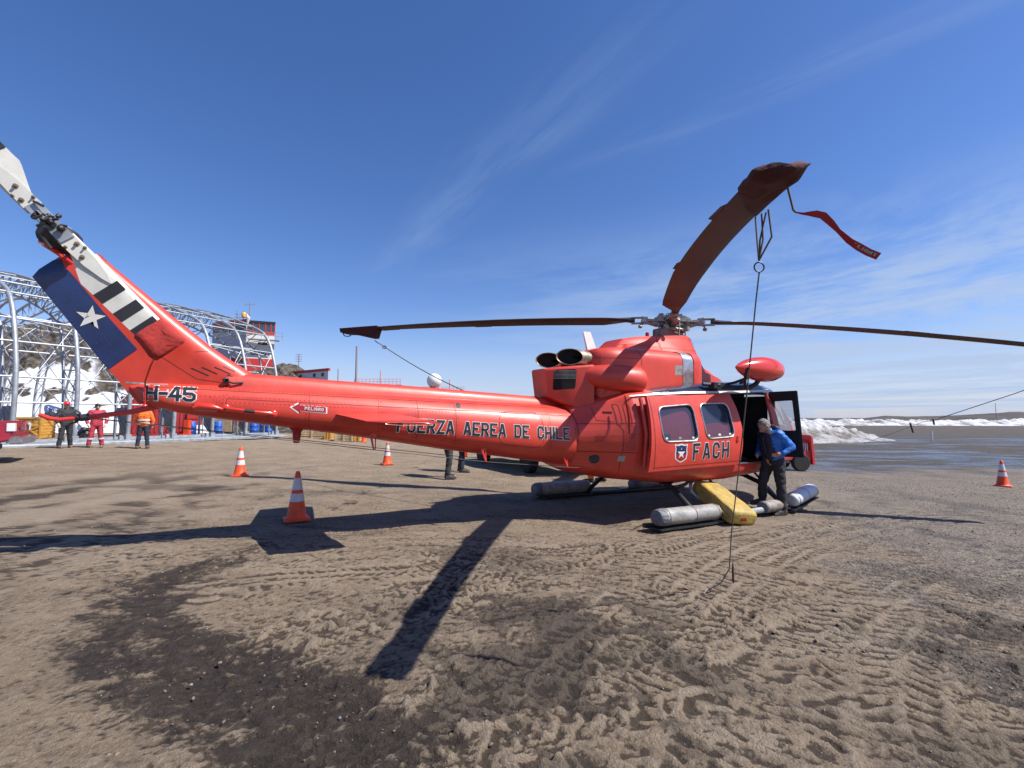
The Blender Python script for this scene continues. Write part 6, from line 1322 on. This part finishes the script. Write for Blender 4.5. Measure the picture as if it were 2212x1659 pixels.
for u in FR_ + [-1.9]:
    mb = MB(); mb.tube([hp3(u, *p) for p in resamp(smooth_path(OUT2, 4), 70)], .085, 8).tube([hp3(u, *p) for p in iS], .060, 8)
    for i in range(38): mb.tube([hp3(u, *oS[i]), hp3(u, *iS[i])], .026, 5).tube([hp3(u, *iS[i]), hp3(u, *oS[i + 1])], .026, 5)
    mb.tube([hp3(u, 1.15, .2), hp3(u, 1.15, 1.6)], .06, 8)
    mb.build('arch_truss', 'galv', hg, 60)
    if u >= 0:
        MB().prism([hp3(u, .05, .36), hp3(u, .35, .42), hp3(u, .75, .75), hp3(u, 1.12, 1.4), hp3(u, 1.12, 1.62), hp3(u, .05, 1.62)], HD * .05).build('gusset_plate', 'galvdark', hg, 0)
        MB().box(hp3(u, 0, .20), (.22, .22, .40), Matrix.Rotation(math.atan2(.894, .447), 3, 'Z')).box(hp3(u - .28, 0, .22), (.12, .16, .30), Matrix.Rotation(math.atan2(.894, .447), 3, 'Z')).build('column_shoe', 'galv', hg, bevel=.01)
        MB().tube([hp3(u - .5, -.02, .2), hp3(u - .5, -.02, 1.15)], .025, 6).build('anchor_rod', 'galv', hg)
ends = (-3.8, 11.40)
for s, z in ((.02, 1.75), (.08, 2.75), (.30, 4.15), (.62, 5.1), (1.35, 6.25), (2.6, 6.9), (4.4, 7.5), (6.8, 8.15), (9.4, 8.7), (12, 9.05), (1.5, 3.9), (2.2, 5.4), (7.6, 7.35), (26.5, 3.5), (22, 7.7)):
    MB().tube([hp3(ends[0], s, z), hp3(ends[1], s, z)], .040 if s < 3 else .028, 6).build('purlin', 'galv', hg)
br = MB(); rb_ = random.Random(2)
for i in range(len(FR_) - 1):
    a, b2 = FR_[i], FR_[i + 1]
    for (s0, z0), (s1, z1) in (((.05, 1.75), (.62, 5.1)), ((1.35, 6.25), (4.4, 7.5)), ((4.4, 7.5), (9.4, 8.7)), ((1.25, 1.7), (1.5, 3.9)), ((1.5, 3.9), (2.7, 5.7))):
        br.tube([hp3(a, s0, z0), hp3(b2, s1, z1)], .018, 5).tube([hp3(b2, s0, z0), hp3(a, s1, z1)], .018, 5)
    br.tube([hp3(a, .5, 4.8), hp3(b2, 2.0, 5.4)], .035, 6).tube([hp3(b2, .5, 4.8), hp3(a, 2.0, 5.4)], .035, 6)
br.build('cross_bracing', 'galv', hg)
rot_h = Matrix.Rotation(math.atan2(.894, .447), 3, 'Z')
MB().box(hp3(4.0, -.12, .10), (15.4, .30, .16), rot_h).box(hp3(4.0, -.30, .02), (15.4, .10, .08), rot_h).tube([hp3(-3.6, -.30, .09), hp3(11.9, -.30, .09)], .035, 8).box(hp3(4, .05, .24), (15.0, .06, .12), rot_h).build('base_beam', 'galv', hg, bevel=.012)
# ------------------------------------------------------------------ yard clutter
cr = thing('wooden_crate', 'yellow timber crate with diagonal braces behind the maroon pickup', 'crate', (-26.4, 26.3, G(-22, 22)), (0, 0, R(14)))
mb = MB()
for i in range(7): mb.box((0, 0, .10 + .165 * i), (1.35, 1.1, .155))
mb.build('planks', 'timber', cr, bevel=.012)
MB().box((-.62, -.57, .60), (.10, .05, 1.2)).box((.62, -.57, .60), (.10, .05, 1.2)).box((0, -.57, 1.12), (1.14, .05, .10)).box((0, -.57, .70), (1.14, .05, .10)).box((0, -.57, .08), (1.14, .05, .10)).prism([(-.56, -.60, .14), (-.47, -.60, .12), (.56, -.60, .60), (.50, -.60, .66)], (0, .05, 0)).prism([(-.56, -.60, 1.06), (-.48, -.60, 1.07), (.56, -.60, .18), (.48, -.60, .14)], (0, .04, 0)).build('brace', 'timber', cr, bevel=.006)
cn = thing('shipping_container', 'dark red shipping container behind the hangar columns', 'container', (-23.2, 30.8, G(-18, 30)), (0, 0, R(52)))
mb = MB().box((0, 0, 1.25), (3.0, 2.3, 2.3))
for s in (-1, 1):
    for i in range(13): mb.box((-1.35 + .225 * i, s * 1.165, 1.25), (.11, .05, 2.1))
mb.build('body', 'container', cn, bevel=.01); MB().box((0, 0, .07), (3.05, 2.36, .14)).box((0, 0, 2.44), (3.05, 2.36, .12)).build('frame', 'container', cn, bevel=.01)
def drum(lab, px_, Y_, rz=0):
    x = (px_ - 1106) / 1024 * Y_; t = thing('oil_drum', lab, 'drum', (x, Y_, G(x, Y_)), group='blue drums behind the hangar columns')
    MB().lathe([(0, 0), (.27, 0), (.285, .02), (.28, .28), (.292, .30), (.28, .32), (.28, .58), (.292, .60), (.28, .62), (.285, .87), (.27, .89), (.26, .87), (0, .865)], n=22).build('drum_body', 'drum', t, 40)
    MB().lathe([(.04, .865), (.04, .885), (0, .885)], (.15, 0, 0), n=8).build('bung', 'dark', t); return t
for i, (lab, px_, Y_) in enumerate((('blue drum next to the red container, leftmost of the drums', 416, 30.5), ('faded blue drum standing between two hangar columns', 474, 31.5), ('blue drum right of the faded one', 497.5, 32), ('blue drum under the boom arrow, half behind it', 551, 33), ('blue drum leaning at the right end of the row', 584, 33.5), ('blue drum peeping out behind the leaning one', 572, 35))):
    d = drum(lab, px_, Y_); d.rotation_euler = (0, .15 if 'leaning' in lab else 0, i)
ob = thing('barrier_post', 'tall orange plastic barrier beside the leftmost blue drum', 'barrier', (-20.6, 30.2, G(-20, 30))); MB().box((0, 0, .5), (.38, .30, 1.0)).box((0, 0, .06), (.55, .45, .12)).build('barrier_body', 'orange', ob, bevel=.04)
bt = MB().box((0, 0, .75), (1.5, .25, 1.1)).box((-.6, 0, .12), (.1, .2, .24)).box((.6, 0, .12), (.1, .2, .24)); bt = bt.build('plywood_stack', 'plywood', None, bevel=.02); bt.location = (-19.3, 31.6, G(-19, 31)); tag(bt, 'pale plywood sheets stacked upright behind the blue drum', 'plywood')
rc_ = MB().box((0, 0, 1.5), (5.4, 1.6, .95)).box((0, 0, .55), (5.2, 1.5, 1.0)); rc_ = rc_.build('covered_trailer', 'bred', None, bevel=.05); rc_.location = (-24.2, 39.5, G(-20, 38)); rc_.rotation_euler = (0, 0, R(8)); tag(rc_, 'long bright red covered trailer behind the drums', 'trailer')
def pallet(lab, px_, Y_, w, hh_, m='plywood'):
    x = (px_ - 1106) / 1024 * Y_; t = thing('pallet_crate', lab, 'crate', (x, Y_, G(x, Y_)), (0, 0, .1), 'crates in the yard beyond the boom'); mb = MB()
    n = max(3, int(hh_ / .14))
    for i in range(n): mb.box((0, 0, .14 + (hh_ - .14) * (i + .5) / n), (w, .9, (hh_ - .14) / n * .92))
    mb.build('planks', m, t, bevel=.01); MB().box((0, -.46, .5 * hh_), (.09, .04, hh_)).box((-w / 2 + .05, -.46, .5 * hh_), (.09, .04, hh_)).box((w / 2 - .05, -.46, .5 * hh_), (.09, .04, hh_)).box((0, 0, .06), (w, .9, .10)).build('frame', m, t, bevel=.008)
pallet('low wooden crate under the boom right of the belly lamp', 680, 29.5, 1.9, .78); pallet('small yellow crate beside the low wooden one', 714, 28.8, .42, .5, 'timber'); pallet('grey-brown crate under the boom left of the half-hidden cone', 748, 27.5, 1.0, .62); pallet('yellow-tan crate behind the half-hidden cone', 772, 27.8, .55, .5, 'timber')
sh = MB().box((0, 0, .06), (2.2, 1.0, .12)); sh = sh.build('foam_board', 'white', None, bevel=.01); sh.location = (-19.2, 22.6, G(-19, 22) + .02); tag(sh, 'white board lying on the mud behind the red worker', 'board')
rbk = MB().ell((0, 0, .3), (.32, .28, .42)); rbk = remesh(rbk, 'rubbish_bag', 'black', None, .03, 2, .03, 9); rbk.location = (-19.0, 21.2, G(-19, 21)); tag(rbk, 'crumpled black bag on the ground left of the red worker', 'bag')

# ------------------------------------------------------------------ control tower and buildings
def bld(name, label, cat, loc, rz): return thing(name, label, cat, loc, (0, 0, rz))
tw = bld('control_tower', 'red and white control tower with a glazed cab and roof aerials', 'tower', (-33.95, 60.0, 0), 0)
# corner of the two visible faces at the origin; right face runs along ru_, left face along lu_
ru_ = Vector((2.95, 1.3, 0)); lu_ = Vector((-6.0, 2.6, 0))
def quadb(a, b, z0, z1, th, m, name, par, push=0.):
    a, b = Vector(a), Vector(b); d = (b - a).normalized(); n_ = Vector((d.y, -d.x, 0)); n_ = n_ if n_.y < 0 else -n_
    return MB().prism([a + n_ * push + Vector((0, 0, z0)), b + n_ * push + Vector((0, 0, z0)), b + n_ * push + Vector((0, 0, z1)), a + n_ * push + Vector((0, 0, z1))], -n_ * th).build(name, m, par, 0)
O_ = Vector((0, 0, 0)); far_ = ru_ + lu_
MB().prism([O_ + Vector((0, 0, 5)), ru_ + Vector((0, 0, 5)), far_ + Vector((0, 0, 5)), lu_ + Vector((0, 0, 5))], (0, 0, 7.6)).build('shaft', 'concrete', tw, 0)
MB().prism([O_ + Vector((0, 0, 12.6)), ru_ + Vector((0, 0, 12.6)), far_ * 1.0 + Vector((0, 0, 12.6)), lu_ + Vector((0, 0, 12.6))], (0, 0, 1.35)).build('cab', 'window', tw, 0)
quadb(O_, ru_, 5, 9.15, .1, 'bred', 'red_base', tw, .02); quadb(lu_, O_, 5, 9.3, .1, 'bred', 'red_base', tw, .02); quadb(lu_, O_, 9.3, 12.2, .05, 'wallgrey', 'grey_wall', tw, .012)
quadb(O_, ru_, 12.30, 12.62, .1, 'bred', 'cab_band', tw, .03); quadb(lu_, O_, 12.5, 12.8, .1, 'concrete', 'cab_band', tw, .03)
quadb(lu_, O_, 13.55, 14.2, .15, 'bred', 'cab_fascia', tw, .08); quadb(O_ - ru_ * .02, ru_ * 1.02, 13.78, 14.05, .15, 'dark', 'cab_fascia', tw, .08)
for f in (0, .22, .44, .66, .86, 1.0): q = ru_ * f; quadb(q - ru_ * .016, q + ru_ * .016, 12.6, 13.85, .06, 'bred' if f not in (0,) else 'white', 'window_post', tw, .05)
for f in (.08, .3, .5, .72, .95): q = lu_ * f; quadb(q - lu_ * .006, q + lu_ * .006, 12.8, 13.6, .06, 'bred', 'window_post', tw, .05)
quadb(lu_ * .5 - lu_ * .012, lu_ * .5 + lu_ * .012, 12.3, 14.5, .06, 'white', 'corner_pole', tw, .12)
MB().prism([O_ + Vector((0, 0, 13.95)), ru_ + Vector((0, 0, 13.9)), far_ + Vector((0, 0, 13.9)), lu_ + Vector((0, 0, 13.95))], (0, 0, .12)).build('roof', 'dark', tw, 0)
MB().box(ru_ * .55 + Vector((.5, -.5, 11.52)), (3.6, .9, .10), Matrix.Rotation(math.atan2(1.3, 2.95), 3, 'Z')).build('balcony', 'galv', tw)
mb = MB()
for f in (.0, .25, .5, .75, 1.0, 1.25):
    p = ru_ * f + Vector((.55, -.85, 11.55)); mb.tube([p, p + Vector((0, 0, .95))], .025, 5)
for z in (.5, .95): mb.tube([Vector((.55, -.85, 11.55 + z)), ru_ * 1.27 + Vector((.55, -.85, 11.55 + z))], .022, 5)
mb.build('balcony_rail', 'mastgrey', tw)
quadb(ru_ * .42, ru_ * .75, 10.95, 11.3, .05, 'dark', 'tower_window', tw, .02)
quadb(ru_ * .17, ru_ * .25, 10.0, 10.35, .04, 'bred', 'tower_mark', tw, .03)
d_r = ru_.normalized(); nr = Vector((d_r.y, -d_r.x, 0))
for lp in text_polys('DGAC', (.62, 9.60), (2.6, 9.60), (0, .52), sw=.18, wid=.7, gap=.35, letters=True):
    ltm = MB()
    for poly in lp: ltm.add([d_r * u + nr * .05 + Vector((0, 0, v)) for u, v in poly], [tuple(range(len(poly)))])
    ltm.build('tower_letter', 'letterblack', tw, 0)
mb = MB()
for x, y, z1 in ((-1.6, .6, 15.0), (-1.9, .9, 15.6), (-.9, .7, 15.3), (-1.9, 1.6, 14.9), (-.3, .9, 14.95)): mb.tube([(x, y, 14.0), (x, y, z1)], .035, 5)
for z in (14.5, 14.95): mb.tube([(-2.0, .5, z), (-.2, .7, z)], .025, 5)
mb.build('roof_rail', 'mastgrey', tw); MB().tube([(-.15, .8, 14.0), (-.15, .8, 16.6)], .06, 6).tube([(-.7, .8, 16.3), (.45, .8, 16.3)], .02, 5).tube([(.42, .8, 16.1), (.42, .8, 16.4)], .05, 5).tube([(-.68, .8, 16.1), (-.68, .8, 16.45)], .04, 5).build('aerial_mast', 'mastgrey', tw)
MB().lathe([(.0, 0), (.26, .02), (.28, .1), (.28, .5), (.2, .62), (0, .64)], (-.82, .7, 14.55), n=12).build('amber_beacon', 'amber', tw)
MB().tube([(.12, -.08, 13.6), (.25, -.12, 14.3), (.0, -.05, 14.8)], [.12, .22, .05], 8).build('roof_speaker', 'white', tw)
lb = bld('low_building', 'long low white building with a red roof edge beyond the rock outcrop', 'building', (-18.7, 48.0, 0), 0)
la_, lb2 = Vector((-13.0, 8.6, 0)), Vector((.0, 0, 0)); sd_ = Vector((-1.8, 4.5, 0))
MB().prism([lb2 + Vector((0, 0, 2)), la_ + Vector((0, 0, 2)), la_ + sd_ + Vector((0, 0, 2)), sd_ + Vector((0, 0, 2))], (0, 0, 4.4)).build('wall', 'concrete', lb, 0)
quadb(la_ * 1.01, lb2 - la_ * .01, 6.33, 6.60, .2, 'bred', 'roof_edge', lb, .06); MB().prism([lb2 + Vector((0, 0, 6.4)), la_ + Vector((0, 0, 6.4)), la_ + sd_ + Vector((0, 0, 6.4)), sd_ + Vector((0, 0, 6.4))], (0, 0, .15)).build('roof', 'bred', lb, 0)
for f in (.055, .145, .3, .5, .7):
    q = la_ * f; w_ = quadb(q - la_ * .022, q + la_ * .022, 5.75, 6.22, .05, 'white', 'window', lb, .03); quadb(q - la_ * .014, q + la_ * .014, 5.8, 6.17, .05, 'window', 'pane', w_, .05)
def mast(label, x, y, z0, z1, r, arms=0, m='mastgrey'):
    t = thing('aerial_mast', label, 'mast', (x, y, z0)); mb = MB().tube([(0, 0, -3.), (0, 0, z1 - z0)], [r * 1.3, r], 6)
    for i in range(arms): z = (z1 - z0) * (.35 + .6 * i / max(1, arms - 1)); mb.tube([(-.42, 0, z), (.42, 0, z)], r * .5, 5)
    mb.build('pole', m, t)
mast('short aerial mast with cross arms above the low white building', -27.15, 60, 8.2, 9.7, .05, 5); mast('thin mast right of the low white building', -22.1, 60, 4, 7.75, .06, 1)
mast('tall lattice mast standing left of the red roof railing', -23.1, 70, 3, 12.2, .14); mast('thin red pole rising from the left roof railing', -19.5, 70, 3, 8.5, .06, 1, 'rail'); mast('thin pole right of the white radome', -9.9, 75, 3, 7.65, .06, 1, 'rail'); mast('lonely thin mast on the hill at the far right', 214, 210, 2, 8.2, .09)
mast('short white marker post on the apron beyond the puddles', 35.25, 40, -.3, .45, .05, 0, 'white')
def roofed(label, x0, x1, y, zr, zrail):
    t = thing('station_building', label, 'building', ((x0 + x1) / 2, y, 0), (0, 0, -.03), 'station buildings hidden behind the boom'); w = x1 - x0
    MB().box((0, 2, zr / 2 + .5), (w, 4, zr - 1)).build('wall', 'concrete', t); MB().box((0, 2, zr), (w + .2, 4.2, .14)).build('roof', 'bred', t)
    mb = MB(); n = int(w / .55)
    for i in range(n + 1): mb.tube([(-w / 2 + w * i / n, .05, zr), (-w / 2 + w * i / n, .05, zrail)], .028, 5)
    for z in np.linspace(zr + .2, zrail, 3): mb.tube([(-w / 2, .05, z), (w / 2, .05, z)], .028, 5)
    mb.build('roof_railing', 'rail', t)
roofed('flat roof with a long red railing left of the radome', -23.4, -16.5, 70, 6.35, 7.3); roofed('flat roof with a low red railing in front of the radome', -15.0, -7.6, 75, 5.7, 6.45)
rd = thing('radome', 'white ball radome showing above the tail boom', 'radome', (-12.5, 76, 0)); MB().ell((0, 0, 7.5), (1.18, 1.18, 1.18), None, 28, 18).build('dome', 'radome', rd, 180); MB().lathe([(.7, 4.5), (.7, 6.5), (.8, 6.55)], n=14).build('pedestal', 'mastgrey', rd)
